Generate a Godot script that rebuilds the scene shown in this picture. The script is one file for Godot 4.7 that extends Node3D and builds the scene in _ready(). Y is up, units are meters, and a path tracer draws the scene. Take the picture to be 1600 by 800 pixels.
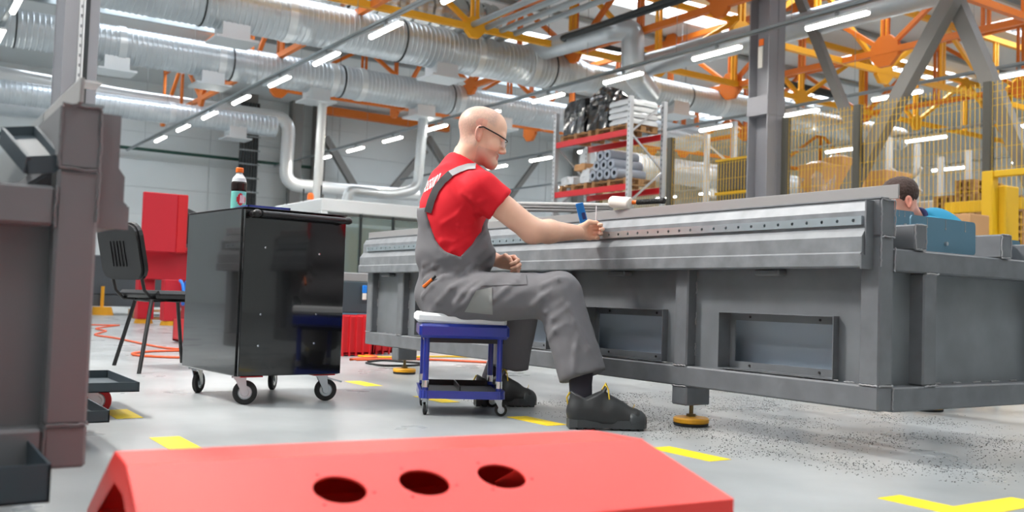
extends Node3D

# ---------- camera numbers (image taken as 1600 x 800) ----------
const FPX := 1499.19
const EYE := Vector3(0, 0.51, 0)
var CB := Basis.from_euler(Vector3(0.04492, -0.58577, 0.03284))
var M := {}
var used := {}

func ray(x: float, y: float) -> Vector3:
	return CB * Vector3(x - 800.0, 400.0 - y, -FPX) / FPX
func D(x: float, y: float, t: float) -> Vector3:
	return EYE + ray(x, y) * t
func PX(x: float, y: float, wx: float) -> Vector3:
	var r := ray(x, y); return EYE + r * ((wx - EYE.x) / r.x)
func PY(x: float, y: float, wy := 0.0) -> Vector3:
	var r := ray(x, y); return EYE + r * ((wy - EYE.y) / r.y)
func PZ(x: float, y: float, wz: float) -> Vector3:
	var r := ray(x, y); return EYE + r * ((wz - EYE.z) / r.z)

# ---------- mesh collector ----------
class MB:
	var v := PackedVector3Array()
	var n := PackedVector3Array()
	var c := PackedColorArray()
	var x := Transform3D()
	var col := Color.WHITE
	var use_c := false
	func tri(a: Vector3, b: Vector3, d: Vector3, na: Vector3, nb: Vector3, nd: Vector3) -> void:
		var A := x * a; var B := x * b; var E := x * d
		var NA := x.basis * na; var NB := x.basis * nb; var ND := x.basis * nd
		if (B - A).cross(E - A).dot(NA + NB + ND) > 0.0:
			v.append(A); v.append(E); v.append(B); n.append(NA); n.append(ND); n.append(NB)
		else:
			v.append(A); v.append(B); v.append(E); n.append(NA); n.append(NB); n.append(ND)
		if use_c:
			c.append(col); c.append(col); c.append(col)
	func face(p: Array, out: Vector3) -> void:
		var nn: Vector3 = (p[1] - p[0]).cross(p[2] - p[0])
		if nn.length_squared() < 1e-14:
			nn = out
		nn = nn.normalized()
		if nn.dot(out) < 0: nn = -nn
		for i in range(1, p.size() - 1):
			tri(p[0], p[i], p[i + 1], nn, nn, nn)
	func box(lo: Vector3, hi: Vector3, bev := 0.0) -> void:
		var c0 := (lo + hi) / 2; var h := (hi - lo).abs() / 2
		if bev <= 0.0 or minf(h.x, minf(h.y, h.z)) <= bev * 1.01:
			for ax in 3:
				for s in [-1.0, 1.0]:
					var u := (ax + 1) % 3; var w := (ax + 2) % 3
					var q := []
					for k in [[-1, -1], [1, -1], [1, 1], [-1, 1]]:
						var e := Vector3(); e[ax] = s * h[ax]; e[u] = k[0] * h[u]; e[w] = k[1] * h[w]
						q.append(c0 + e)
					var o := Vector3(); o[ax] = s
					face(q, o)
			return
		for ax in 3:
			var u := (ax + 1) % 3; var w := (ax + 2) % 3
			for s in [-1.0, 1.0]:
				var q := []
				for k in [[-1, -1], [1, -1], [1, 1], [-1, 1]]:
					var e := Vector3(); e[ax] = s * h[ax]; e[u] = k[0] * (h[u] - bev); e[w] = k[1] * (h[w] - bev)
					q.append(c0 + e)
				var o := Vector3(); o[ax] = s
				face(q, o)
			for su in [-1.0, 1.0]:
				for sw in [-1.0, 1.0]:
					var q := []
					for k in [[-1, 0], [1, 0], [1, 1], [-1, 1]]:
						var e := Vector3(); e[ax] = k[0] * (h[ax] - bev)
						e[u] = su * (h[u] - (bev if k[1] == 1 else 0.0)); e[w] = sw * (h[w] - (0.0 if k[1] == 1 else bev))
						q.append(c0 + e)
					var o := Vector3(); o[u] = su; o[w] = sw
					face(q, o)
		for sx in [-1.0, 1.0]:
			for sy in [-1.0, 1.0]:
				for sz in [-1.0, 1.0]:
					var s := Vector3(sx, sy, sz); var q := []
					for ax in 3:
						var e := Vector3(sx * (h.x - bev), sy * (h.y - bev), sz * (h.z - bev)); e[ax] = s[ax] * h[ax]
						q.append(c0 + e)
					face(q, s)
	func cyl(a: Vector3, b: Vector3, r0: float, r1: float, seg := 12, caps := true) -> void:
		var ax := (b - a); var L := ax.length()
		if L < 1e-6: return
		ax /= L
		var u := ax.cross(Vector3.UP if absf(ax.y) < 0.9 else Vector3.RIGHT).normalized(); var w := ax.cross(u)
		for i in seg:
			var t0 := TAU * i / seg; var t1 := TAU * (i + 1) / seg
			var d0 := u * cos(t0) + w * sin(t0); var d1 := u * cos(t1) + w * sin(t1)
			if r0 > 0.0: tri(a + d0 * r0, a + d1 * r0, b + d1 * r1, d0, d1, d1)
			if r1 > 0.0: tri(a + d0 * r0, b + d1 * r1, b + d0 * r1, d0, d1, d0)
			if caps:
				if r0 > 0: tri(a, a + d0 * r0, a + d1 * r0, -ax, -ax, -ax)
				if r1 > 0: tri(b, b + d0 * r1, b + d1 * r1, ax, ax, ax)
	func ring(ctr: Vector3, ax: Vector3, r: float, thick: float, seg := 20, sub := 8) -> void:
		var pts := PackedVector3Array()
		var u := ax.cross(Vector3.UP if absf(ax.y) < 0.9 else Vector3.RIGHT).normalized(); var w := ax.cross(u)
		for i in seg + 1:
			var t := TAU * i / seg
			pts.append(ctr + (u * cos(t) + w * sin(t)) * r)
		tube(pts, thick, sub)
	func tube(p: PackedVector3Array, r: float, seg := 8, r_end := -1.0) -> void:
		var m := p.size()
		if m < 2: return
		var up := Vector3.UP
		var pu := []; var pw := []
		for i in m:
			var t: Vector3 = (p[mini(i + 1, m - 1)] - p[maxi(i - 1, 0)]).normalized()
			if i == 0: up = t.cross(Vector3.UP if absf(t.y) < 0.9 else Vector3.RIGHT).normalized()
			up = (up - t * up.dot(t)).normalized()
			pu.append(up); pw.append(t.cross(up))
		for i in m - 1:
			var ra := r if r_end < 0 else lerpf(r, r_end, float(i) / (m - 1))
			var rb := r if r_end < 0 else lerpf(r, r_end, float(i + 1) / (m - 1))
			for k in seg:
				var t0 := TAU * k / seg; var t1 := TAU * (k + 1) / seg
				var a0: Vector3 = pu[i] * cos(t0) + pw[i] * sin(t0); var a1: Vector3 = pu[i] * cos(t1) + pw[i] * sin(t1)
				var b0: Vector3 = pu[i + 1] * cos(t0) + pw[i + 1] * sin(t0); var b1: Vector3 = pu[i + 1] * cos(t1) + pw[i + 1] * sin(t1)
				tri(p[i] + a0 * ra, p[i] + a1 * ra, p[i + 1] + b1 * rb, a0, a1, b1)
				tri(p[i] + a0 * ra, p[i + 1] + b1 * rb, p[i + 1] + b0 * rb, a0, b1, b0)
		for e in [0, m - 1]:
			var o: Vector3 = (p[0] - p[1]).normalized() if e == 0 else (p[m - 1] - p[m - 2]).normalized()
			var re := r if e == 0 or r_end < 0 else r_end
			for k in seg:
				var t0 := TAU * k / seg; var t1 := TAU * (k + 1) / seg
				tri(p[e], p[e] + (pu[e] * cos(t0) + pw[e] * sin(t0)) * re, p[e] + (pu[e] * cos(t1) + pw[e] * sin(t1)) * re, o, o, o)
	func lathe(a: Vector3, ax: Vector3, prof: Array, seg := 16) -> void:  # prof: [radius, along]
		var u := ax.cross(Vector3.UP if absf(ax.y) < 0.9 else Vector3.RIGHT).normalized(); var w := ax.cross(u)
		var cs := []
		for k in seg + 1: cs.append(u * cos(TAU * k / seg) + w * sin(TAU * k / seg))
		for i in prof.size() - 1:
			var r0: float = prof[i][0]; var h0: float = prof[i][1]; var r1: float = prof[i + 1][0]; var h1: float = prof[i + 1][1]
			var sl := Vector2(h1 - h0, -(r1 - r0))
			if sl.length() < 1e-9: continue
			sl = sl.normalized()
			for k in seg:
				var d0: Vector3 = cs[k]; var d1: Vector3 = cs[k + 1]
				var n0 := d0 * sl.x + ax * sl.y; var n1 := d1 * sl.x + ax * sl.y
				var p0 := a + ax * h0; var p1 := a + ax * h1
				if r0 > 0: tri(p0 + d0 * r0, p0 + d1 * r0, p1 + d1 * r1, n0, n1, n1)
				if r1 > 0: tri(p0 + d0 * r0, p1 + d1 * r1, p1 + d0 * r1, n0, n1, n0)
	func prism(poly: PackedVector2Array, z0: float, z1: float) -> void:  # x, y outline extruded along z
		var id := Geometry2D.triangulate_polygon(poly)
		for s in [[z0, -1.0], [z1, 1.0]]:
			var o := Vector3(0, 0, s[1] * signf(z1 - z0))
			for i in range(0, id.size(), 3):
				tri(Vector3(poly[id[i]].x, poly[id[i]].y, s[0]), Vector3(poly[id[i + 1]].x, poly[id[i + 1]].y, s[0]), Vector3(poly[id[i + 2]].x, poly[id[i + 2]].y, s[0]), o, o, o)
		var cw := 1.0 if Geometry2D.is_polygon_clockwise(poly) else -1.0
		for i in poly.size():
			var a := poly[i]; var b := poly[(i + 1) % poly.size()]
			var e := b - a
			var o := Vector3(-e.y, e.x, 0).normalized() * cw
			tri(Vector3(a.x, a.y, z0), Vector3(b.x, b.y, z0), Vector3(b.x, b.y, z1), o, o, o)
			tri(Vector3(a.x, a.y, z0), Vector3(b.x, b.y, z1), Vector3(a.x, a.y, z1), o, o, o)
	func ball(ctr: Vector3, r: Vector3, seg := 12, rows := 8) -> void:
		for i in rows:
			for k in seg:
				var q := []
				for e in [[i, k], [i + 1, k], [i + 1, k + 1], [i, k + 1]]:
					var th: float = PI * e[0] / rows; var ph: float = TAU * e[1] / seg
					q.append(Vector3(sin(th) * cos(ph), cos(th), sin(th) * sin(ph)))
				var nn := []
				for p in q: nn.append((p / r).normalized())
				if i < rows - 1: tri(ctr + q[0] * r, ctr + q[1] * r, ctr + q[2] * r, nn[0], nn[1], nn[2])
				if i > 0: tri(ctr + q[0] * r, ctr + q[2] * r, ctr + q[3] * r, nn[0], nn[2], nn[3])
	func beam(a: Vector3, b: Vector3, w: float, h: float) -> void:  # square bar between two points
		var d := b - a; var L := d.length(); d /= L
		var s := d.cross(Vector3.UP if absf(d.y) < 0.95 else Vector3.RIGHT).normalized(); var t := s.cross(d)
		var keep := x
		x = x * Transform3D(Basis(s, t, -d), a)
		box(Vector3(-w / 2, -h / 2, -L), Vector3(w / 2, h / 2, 0))
		x = keep
	func mesh() -> ArrayMesh:
		var arr := []; arr.resize(Mesh.ARRAY_MAX)
		arr[Mesh.ARRAY_VERTEX] = v; arr[Mesh.ARRAY_NORMAL] = n
		if use_c: arr[Mesh.ARRAY_COLOR] = c
		var m := ArrayMesh.new()
		m.add_surface_from_arrays(Mesh.PRIMITIVE_TRIANGLES, arr)
		return m

# ---------- nodes ----------
func numbered(called: String) -> String:
	used[called] = used.get(called, -1) + 1
	return called if used[called] == 0 else "%s_%03d" % [called, used[called]]
func meta(o: Node3D, label: String, category: String, group := "", kind := "") -> Node3D:
	if label: o.set_meta("label", label)
	if category: o.set_meta("category", category)
	if group: o.set_meta("group", group)
	if kind: o.set_meta("kind", kind)
	return o
func thing(called: String, label: String, category: String, at := Vector3.ZERO, turn := 0.0, group := "") -> Node3D:
	var o := Node3D.new(); o.name = numbered(called); add_child(o)
	o.position = at; o.rotation.y = turn
	meta(o, label, category, group)
	return o
func put(b: MB, called: String, m: Material, parent: Node3D = null, label := "") -> MeshInstance3D:
	var o := MeshInstance3D.new(); o.mesh = b.mesh(); o.material_override = m
	if parent == null:
		o.name = numbered(called); add_child(o)
	else:
		o.name = called; parent.add_child(o, true)
	if label: o.set_meta("label", label)
	return o
func share(me: Mesh, called: String, m: Material, parent: Node3D, at: Transform3D) -> MeshInstance3D:
	var o := MeshInstance3D.new(); o.mesh = me; o.material_override = m; o.name = called; parent.add_child(o, true); o.transform = at
	return o
func copy(o: Node3D, at: Vector3, label := "") -> Node3D:
	var base := String(o.name).rstrip("0123456789")
	var c: Node3D = o.duplicate(); c.name = numbered(base.trim_suffix("_")); add_child(c); c.position = at
	if label: c.set_meta("label", label)
	return c
func structure(called: String, b: MB, m: Material, label: String) -> MeshInstance3D:
	var o := put(b, called, m); meta(o, label, "", "", "structure"); return o

# ---------- materials ----------
func rgb(r: float, g: float, b: float) -> Color: return Color(r / 255.0, g / 255.0, b / 255.0)
func mat(key: String, c: Color, rough := 0.5, metal := 0.0, extra := {}) -> StandardMaterial3D:
	if M.has(key): return M[key]
	var m := StandardMaterial3D.new(); m.resource_name = key
	m.albedo_color = c; m.roughness = rough; m.metallic = metal
	for k in extra: m.set(k, extra[k])
	M[key] = m
	return m
func noise_tex(fr: float, lo: Color, hi: Color, size := 512, kind := FastNoiseLite.TYPE_SIMPLEX_SMOOTH, oct := 4, sd := 1, pos := [0.0, 1.0]) -> NoiseTexture2D:
	var f := FastNoiseLite.new(); f.noise_type = kind; f.frequency = fr; f.fractal_octaves = oct; f.seed = sd
	var t := NoiseTexture2D.new(); t.width = size; t.height = size; t.seamless = true; t.noise = f
	var g := Gradient.new(); g.set_color(0, lo); g.set_color(1, hi); g.set_offset(0, pos[0]); g.set_offset(1, pos[1])
	t.color_ramp = g
	return t
func grain(m: StandardMaterial3D, t: Texture2D, scale: float) -> void:  # colour grain, world mapped
	m.albedo_texture = t; m.uv1_triplanar = true; m.uv1_world_triplanar = true; m.uv1_scale = Vector3.ONE * scale

func make_materials() -> void:
	var m := mat("floor_concrete", rgb(174, 178, 179), 0.34)
	grain(m, noise_tex(0.006, rgb(200, 202, 202), rgb(255, 255, 255), 1024, FastNoiseLite.TYPE_SIMPLEX_SMOOTH, 6, 3), 0.16)
	m.roughness_texture = noise_tex(0.01, rgb(150, 150, 150), rgb(255, 255, 255), 512, FastNoiseLite.TYPE_SIMPLEX, 5, 9); m.roughness = 0.42
	m = mat("frame_steel", rgb(116, 119, 123), 0.46, 0.15)
	grain(m, noise_tex(0.012, rgb(222, 222, 222), rgb(255, 255, 255), 512, FastNoiseLite.TYPE_SIMPLEX_SMOOTH, 5, 5), 1.2)
	m = mat("frame_panel", rgb(124, 128, 132), 0.42, 0.15)
	grain(m, noise_tex(0.006, rgb(215, 215, 215), rgb(255, 255, 255), 512, FastNoiseLite.TYPE_SIMPLEX_SMOOTH, 5, 15), 0.9)
	m = mat("rail_steel", rgb(140, 144, 148), 0.46, 0.25)
	grain(m, noise_tex(0.02, rgb(205, 205, 205), rgb(255, 255, 255), 512, FastNoiseLite.TYPE_SIMPLEX_SMOOTH, 5, 6), 0.8)
	m = mat("flange_steel", rgb(160, 158, 157), 0.42, 0.4)
	mat("strip_steel", rgb(190, 200, 205), 0.28, 0.8)
	mat("weld", rgb(150, 150, 152), 0.45, 0.3)
	mat("inner_sheet", rgb(158, 170, 182), 0.42, 0.0)
	mat("brown_steel", rgb(110, 110, 112), 0.6, 0.0)
	mat("slate_plate", rgb(84, 122, 142), 0.45, 0.1)
	mat("dark_slate", rgb(58, 70, 77), 0.6, 0.0)
	mat("foot_yellow", rgb(226, 160, 28), 0.45)
	mat("rubber", rgb(28, 28, 29), 0.7)
	mat("zinc", rgb(190, 196, 200), 0.3, 0.85)
	mat("brass", rgb(120, 105, 70), 0.4, 0.7)
	m = mat("red_paint", rgb(238, 60, 52), 0.4)
	m = mat("red_bench", rgb(196, 26, 44), 0.45)
	mat("red_deep", rgb(200, 20, 30), 0.5)
	m = mat("cabinet_black", rgb(15, 16, 17), 0.12, 0.0, {"clearcoat_enabled": true, "clearcoat": 1.0, "clearcoat_roughness": 0.04})
	mat("black_plastic", rgb(22, 22, 24), 0.4)
	mat("black_leather", rgb(20, 20, 22), 0.42)
	mat("chrome", rgb(215, 215, 218), 0.12, 1.0)
	m = mat("blue_enamel", rgb(34, 52, 150), 0.28, 0.0, {"clearcoat_enabled": true, "clearcoat": 0.5, "clearcoat_roughness": 0.15})
	mat("foam", rgb(236, 238, 240), 0.85)
	m = mat("skin", Color.WHITE, 0.46, 0.0, {"vertex_color_use_as_albedo": true, "subsurf_scatter_enabled": true, "subsurf_scatter_strength": 0.06})
	m = mat("red_shirt", rgb(214, 10, 32), 0.85, 0.0)
	m = mat("grey_cloth", rgb(106, 105, 108), 0.85, 0.0)
	mat("grey_patch", rgb(136, 138, 136), 0.85)
	mat("strap_grey", rgb(158, 158, 160), 0.8)
	mat("strap_black", rgb(48, 46, 48), 0.8)
	mat("sock", rgb(52, 50, 58), 0.95)
	mat("shoe_leather", rgb(42, 44, 45), 0.5)
	mat("shoe_sole", rgb(62, 66, 68), 0.45)
	mat("lace", rgb(206, 172, 40), 0.7)
	mat("white_print", rgb(245, 240, 240), 0.7)
	mat("orange", rgb(244, 116, 30), 0.45)
	mat("blue_tool", rgb(20, 106, 178), 0.4)
	mat("white_plastic", rgb(228, 224, 216), 0.5)
	mat("hair", rgb(62, 42, 34), 0.7)
	mat("teal_shirt", rgb(28, 140, 178), 0.85)
	mat("navy", rgb(30, 38, 90), 0.8)
	mat("glass_clear", Color(0.95, 0.97, 1.0, 0.12), 0.03, 0.0, {"transparency": BaseMaterial3D.TRANSPARENCY_ALPHA})
	mat("booth_glass", Color(0.55, 0.62, 0.6, 0.5), 0.06, 0.0, {"transparency": BaseMaterial3D.TRANSPARENCY_ALPHA})
	m = mat("duct_zinc", rgb(206, 213, 217), 0.34, 0.55)
	grain(m, noise_tex(0.01, rgb(232, 234, 236), rgb(255, 255, 255), 512, FastNoiseLite.TYPE_SIMPLEX_SMOOTH, 3, 26), 0.3)
	mat("duct_band", rgb(220, 225, 227), 0.3, 0.5)
	mat("foil", rgb(205, 208, 206), 0.25, 0.9)
	mat("pipe_white", rgb(220, 222, 222), 0.35, 0.5)
	m = mat("wall_panel", rgb(222, 227, 227), 0.55)
	grain(m, noise_tex(0.004, rgb(242, 243, 243), rgb(255, 255, 255), 512, FastNoiseLite.TYPE_SIMPLEX_SMOOTH, 3, 41), 0.12)
	mat("wall_inner", rgb(190, 196, 197), 0.6)
	mat("roof_panel", rgb(204, 208, 208), 0.6)
	m = mat("column_grey", rgb(140, 140, 145), 0.5)
	mat("brace_grey", rgb(124, 122, 119), 0.55)
	m = mat("truss_orange", rgb(214, 112, 26), 0.5)
	mat("truss_yellow", rgb(240, 170, 30), 0.5)
	mat("tray_grey", rgb(150, 158, 160), 0.4, 0.6)
	mat("dark_cable", rgb(38, 44, 46), 0.6)
	mat("green_pipe", rgb(28, 70, 58), 0.5)
	mat("fence_yellow", rgb(226, 180, 20), 0.5)
	mat("fence_dark", rgb(72, 70, 62), 0.5)
	mat("rack_steel", rgb(188, 192, 196), 0.35, 0.6)
	mat("rack_red", rgb(214, 24, 38), 0.4)
	m = mat("pallet_wood", rgb(186, 146, 100), 0.8)
	grain(m, noise_tex(0.03, rgb(200, 190, 180), rgb(255, 255, 255), 256, FastNoiseLite.TYPE_SIMPLEX_SMOOTH, 3, 51), 2.0)
	m = mat("carton", rgb(196, 150, 104), 0.85)
	mat("wrap_black", rgb(22, 24, 28), 0.16, 0.0, {"clearcoat_enabled": true, "clearcoat": 1.0, "clearcoat_roughness": 0.1})
	mat("wrap_clear", rgb(206, 210, 212), 0.3)
	mat("wrap_grey", rgb(150, 158, 170), 0.3)
	mat("lamp_body", rgb(230, 232, 232), 0.5)
	m = mat("lamp_glow", rgb(255, 252, 244), 0.5, 0.0, {"emission_enabled": true, "emission": rgb(255, 250, 240), "emission_energy_multiplier": 24.0})
	mat("floor_yellow", rgb(238, 206, 24), 0.5)
	mat("cord_orange", rgb(222, 88, 40), 0.5)
	mat("cord_blue", rgb(30, 130, 230), 0.4)
	mat("booth_white", rgb(232, 234, 234), 0.45)
	mat("gusset_white", rgb(216, 220, 220), 0.5)
	mat("bottle_label", rgb(120, 200, 190), 0.5)
	mat("bottle_red", rgb(206, 30, 46), 0.5)
	mat("cola", rgb(34, 18, 16), 0.2)
	mat("skylight", Color(0.95, 0.97, 1.0, 0.1), 0.05, 0.0, {"transparency": BaseMaterial3D.TRANSPARENCY_ALPHA})
	mat("grit", rgb(40, 40, 40), 0.7)
	mat("bench_grey", rgb(70, 76, 82), 0.5)

# ---------- the hall ----------
const LAMP_ROWS := [-4.04, 1.95, 8.08, 14.13, 20.18, 25.9, 31.85]
const LAMP_Y := 5.7

func make_world() -> void:
	var cam := Camera3D.new(); cam.name = "camera"; add_child(cam)
	cam.position = EYE; cam.basis = CB; cam.near = 0.05; cam.far = 200.0
	var ca := CameraAttributesPhysical.new()
	ca.frustum_focal_length = 45.0; ca.frustum_focus_distance = 4.25; ca.exposure_aperture = 4.6
	cam.attributes = ca; cam.fov = 29.8783; cam.current = true
	var e := Environment.new()
	e.background_mode = Environment.BG_SKY
	var sm := ProceduralSkyMaterial.new()
	sm.sky_top_color = rgb(226, 234, 244); sm.sky_horizon_color = rgb(236, 240, 244); sm.ground_bottom_color = rgb(120, 120, 118); sm.ground_horizon_color = rgb(190, 192, 192)
	sm.sky_energy_multiplier = 1.0
	var sky := Sky.new(); sky.sky_material = sm; e.sky = sky
	e.background_energy_multiplier = 18.0
	e.tonemap_mode = Environment.TONE_MAPPER_LINEAR; e.tonemap_exposure = 0.74
	e.sdfgi_enabled = true; e.ssao_enabled = true; e.ssil_enabled = true
	var we := WorldEnvironment.new(); we.name = "world"; we.environment = e; add_child(we)
	# photographer's soft box, high to the left of the work place
	var key := AreaLight3D.new(); key.name = "softbox"; add_child(key)
	key.area_size = Vector2(0.7, 0.7); key.light_energy = 54.0; key.light_color = rgb(255, 250, 244); key.shadow_enabled = true
	key.position = Vector3(-0.6, 4.8, -5.6); key.look_at(Vector3(2.3, 0.8, -3.4), Vector3.UP)
	key.set("area_range", 60.0)

func lamp_z() -> Array:
	var r := []
	for k in range(-7, 7): r.append(-16.92 - 2.95 * k)
	return r

func make_lamps() -> void:
	var L := 1.35
	var body := MB.new(); body.box(Vector3(-0.05, 0.0, -L / 2), Vector3(0.05, 0.06, L / 2), 0.01)
	var glow := MB.new(); glow.x = Transform3D(Basis(), Vector3(0, -0.005, 0)); glow.cyl(Vector3(0, 0, -L / 2 + 0.02), Vector3(0, 0, L / 2 - 0.02), 0.055, 0.055, 10)
	var clip := MB.new(); clip.box(Vector3(-0.02, 0.06, -0.03), Vector3(0.02, 0.16, 0.03)); clip.box(Vector3(-0.06, 0.12, -0.02), Vector3(0.06, 0.14, 0.02))
	var hw := MB.new(); hw.cyl(Vector3(0, 0.05, 0), Vector3(0, 3.2, 0), 0.006, 0.006, 5, false)
	var hm := hw.mesh()
	var bm := body.mesh(); var gm := glow.mesh(); var cm := clip.mesh()
	var where := ["over the aisle left of the dark machine", "past the wide column with cable channels", "crossing in front of both large spiral ducts", "past the pallet rack and H column", "behind the tall yellow wire fence", "over the pallet stacks beyond the fence", "deepest in the store beyond the fence"]
	for i in LAMP_ROWS.size():
		var x: float = LAMP_ROWS[i]
		var t := thing("cable_tray", "long galvanised cable tray carrying the strip lamps %s" % where[i], "cable tray", Vector3(x, LAMP_Y + 0.16, -17.0), 0.0, "cable trays of the lamp rows")
		var b := MB.new()
		b.box(Vector3(-0.045, 0, -23.0), Vector3(-0.035, 0.07, 25.0)); b.box(Vector3(0.035, 0, -23.0), Vector3(0.045, 0.07, 25.0)); b.box(Vector3(-0.045, 0, -23.0), Vector3(0.045, 0.012, 25.0))
		put(b, "tray", mat("tray_grey", Color.GRAY), t)
		for k in 15:
			share(hm, "hanger_wire", mat("tray_grey", Color.GRAY), t, Transform3D(Basis(), Vector3(0, 0, -20.0 + 3.12 * k)))
		for z in lamp_z():
			if z > 7.0: continue
			var l := thing("strip_lamp", "glowing white strip lamp in the row %s" % where[i], "lamp", Vector3(x, LAMP_Y, z), 0.0, "strip lamps of the hall")
			share(bm, "housing", mat("lamp_body", Color.WHITE), l, Transform3D())
			share(gm, "diffuser", mat("lamp_glow", Color.WHITE), l, Transform3D())
			share(cm, "clip", mat("tray_grey", Color.GRAY), l, Transform3D())
			var a := AreaLight3D.new(); a.name = "lamp_light"; l.add_child(a)
			a.area_size = Vector2(0.11, L); a.light_energy = 5.2; a.light_color = rgb(255, 252, 246); a.shadow_enabled = true
			a.position = Vector3(0, -0.065, 0); a.rotation_degrees = Vector3(-90, 0, 0)

func make_shell() -> void:
	var b := MB.new(); b.box(Vector3(-14, -0.3, -42.3), Vector3(42.3, 0, 12))
	structure("floor", b, mat("floor_concrete", Color.WHITE), "light grey polished concrete hall floor")
	# back wall of sandwich panels
	var wb := MB.new(); wb.box(Vector3(-14, 0, -42.3), Vector3(42.3, 9.4, -42.06))
	var w := structure("wall_back", wb, mat("wall_inner", Color.WHITE), "pale grey sandwich panel wall at the end of the hall")
	var pm := MB.new(); pm.box(Vector3(0.012, 0.006, 0), Vector3(5.988, 1.144, 0.05), 0.008)
	var pmm := pm.mesh()
	for i in 8:
		for j in 8:
			share(pmm, "panel", mat("wall_panel", Color.WHITE), w, Transform3D(Basis(), Vector3(-3.0 + 6.0 * i - 3.1, 0.1 + 1.15 * j, -42.06)))
	wb = MB.new(); wb.box(Vector3(42.0, 0, -42), Vector3(42.3, 9.4, 12))
	w = structure("wall_right", wb, mat("wall_inner", Color.WHITE), "pale grey panel wall far behind the wire fence")
	for i in 7:
		for j in 8:
			share(pmm, "panel", mat("wall_panel", Color.WHITE), w, Transform3D(Basis(Vector3.UP, -PI / 2), Vector3(42.0, 0.1 + 1.15 * j, -42.0 + 6.0 * i)))
	wb = MB.new(); wb.box(Vector3(-14.3, 0, -42.3), Vector3(-14, 9.4, 12))
	structure("wall_left", wb, mat("wall_panel", Color.WHITE), "pale grey hall wall beyond the left machines")
	wb = MB.new(); wb.box(Vector3(-14.3, 0, 12), Vector3(42.3, 9.4, 12.3))
	structure("wall_front", wb, mat("wall_panel", Color.WHITE), "pale grey hall wall behind the viewer")
	# roof with skylight strips
	var rb := MB.new()
	var zs := [-37.0, -31.5, -26.0, -20.5, -15.0, -9.5, -4.0, 1.5]
	var z1 := -42.3
	var rh := 9.1
	var xs := [[-8.0, -2.0], [4.0, 10.0], [17.0, 23.0], [27.0, 33.0]]
	for z in zs:
		rb.box(Vector3(-14.3, rh, z1), Vector3(42.3, rh + 0.25, z - 0.8))
		var x1 := -14.3
		for s in xs:
			rb.box(Vector3(x1, rh, z - 0.8), Vector3(s[0], rh + 0.25, z + 0.8)); x1 = s[1]
		rb.box(Vector3(x1, rh, z - 0.8), Vector3(42.3, rh + 0.25, z + 0.8))
		z1 = z + 0.8
	rb.box(Vector3(-14.3, rh, z1), Vector3(42.3, rh + 0.25, 12.3))
	structure("ceiling", rb, mat("roof_panel", Color.WHITE), "pale grey panelled hall roof with skylight openings")
	var k := 0
	for z in zs:
		for s in xs:
			k += 1
			var g := MB.new(); g.box(Vector3(s[0], rh + 0.12, z - 0.8), Vector3(s[1], rh + 0.13, z + 0.8))
			var o := MeshInstance3D.new(); o.mesh = g.mesh(); o.material_override = mat("skylight", Color.WHITE); o.name = "window_%d" % k; add_child(o)
			meta(o, "clear skylight pane in the roof showing white sky", "", "", "structure")
			var f := MB.new()
			for q in 5:
				var xx: float = lerpf(s[0], s[1], q / 4.0)
				f.box(Vector3(xx - 0.03, rh + 0.05, z - 0.8), Vector3(xx + 0.03, rh + 0.12, z + 0.8))
			put(f, "glazing_bars", mat("brace_grey", Color.GRAY), o)

func h_column(called: String, label: String, at: Vector3, w: float, d: float, turn: float) -> Node3D:
	var t := thing(called, label, "column", at, turn)
	var c := mat("column_grey", Color.GRAY)
	var b := MB.new(); b.box(Vector3(-w / 2, 0, d / 2 - 0.03), Vector3(w / 2, 9.1, d / 2)); put(b, "flange", c, t)
	b = MB.new(); b.box(Vector3(-w / 2, 0, -d / 2), Vector3(w / 2, 9.1, -d / 2 + 0.03)); put(b, "flange", c, t)
	b = MB.new(); b.box(Vector3(-0.015, 0, -d / 2 + 0.03), Vector3(0.015, 9.1, d / 2 - 0.03)); put(b, "web", c, t)
	b = MB.new(); b.box(Vector3(-w / 2 - 0.05, 0, -d / 2 - 0.05), Vector3(w / 2 + 0.05, 0.03, d / 2 + 0.05)); put(b, "base_plate", mat("column_grey", Color.GRAY), t)
	return t

func brace(called: String, label: String, a: Vector3, b: Vector3, s: float, m: Material, group := "") -> void:
	var mb := MB.new(); var mid := (a + b) / 2
	mb.beam(a - mid, b - mid, s, s)
	var o := put(mb, called, m); o.position = mid
	meta(o, label, "brace", group)

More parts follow.
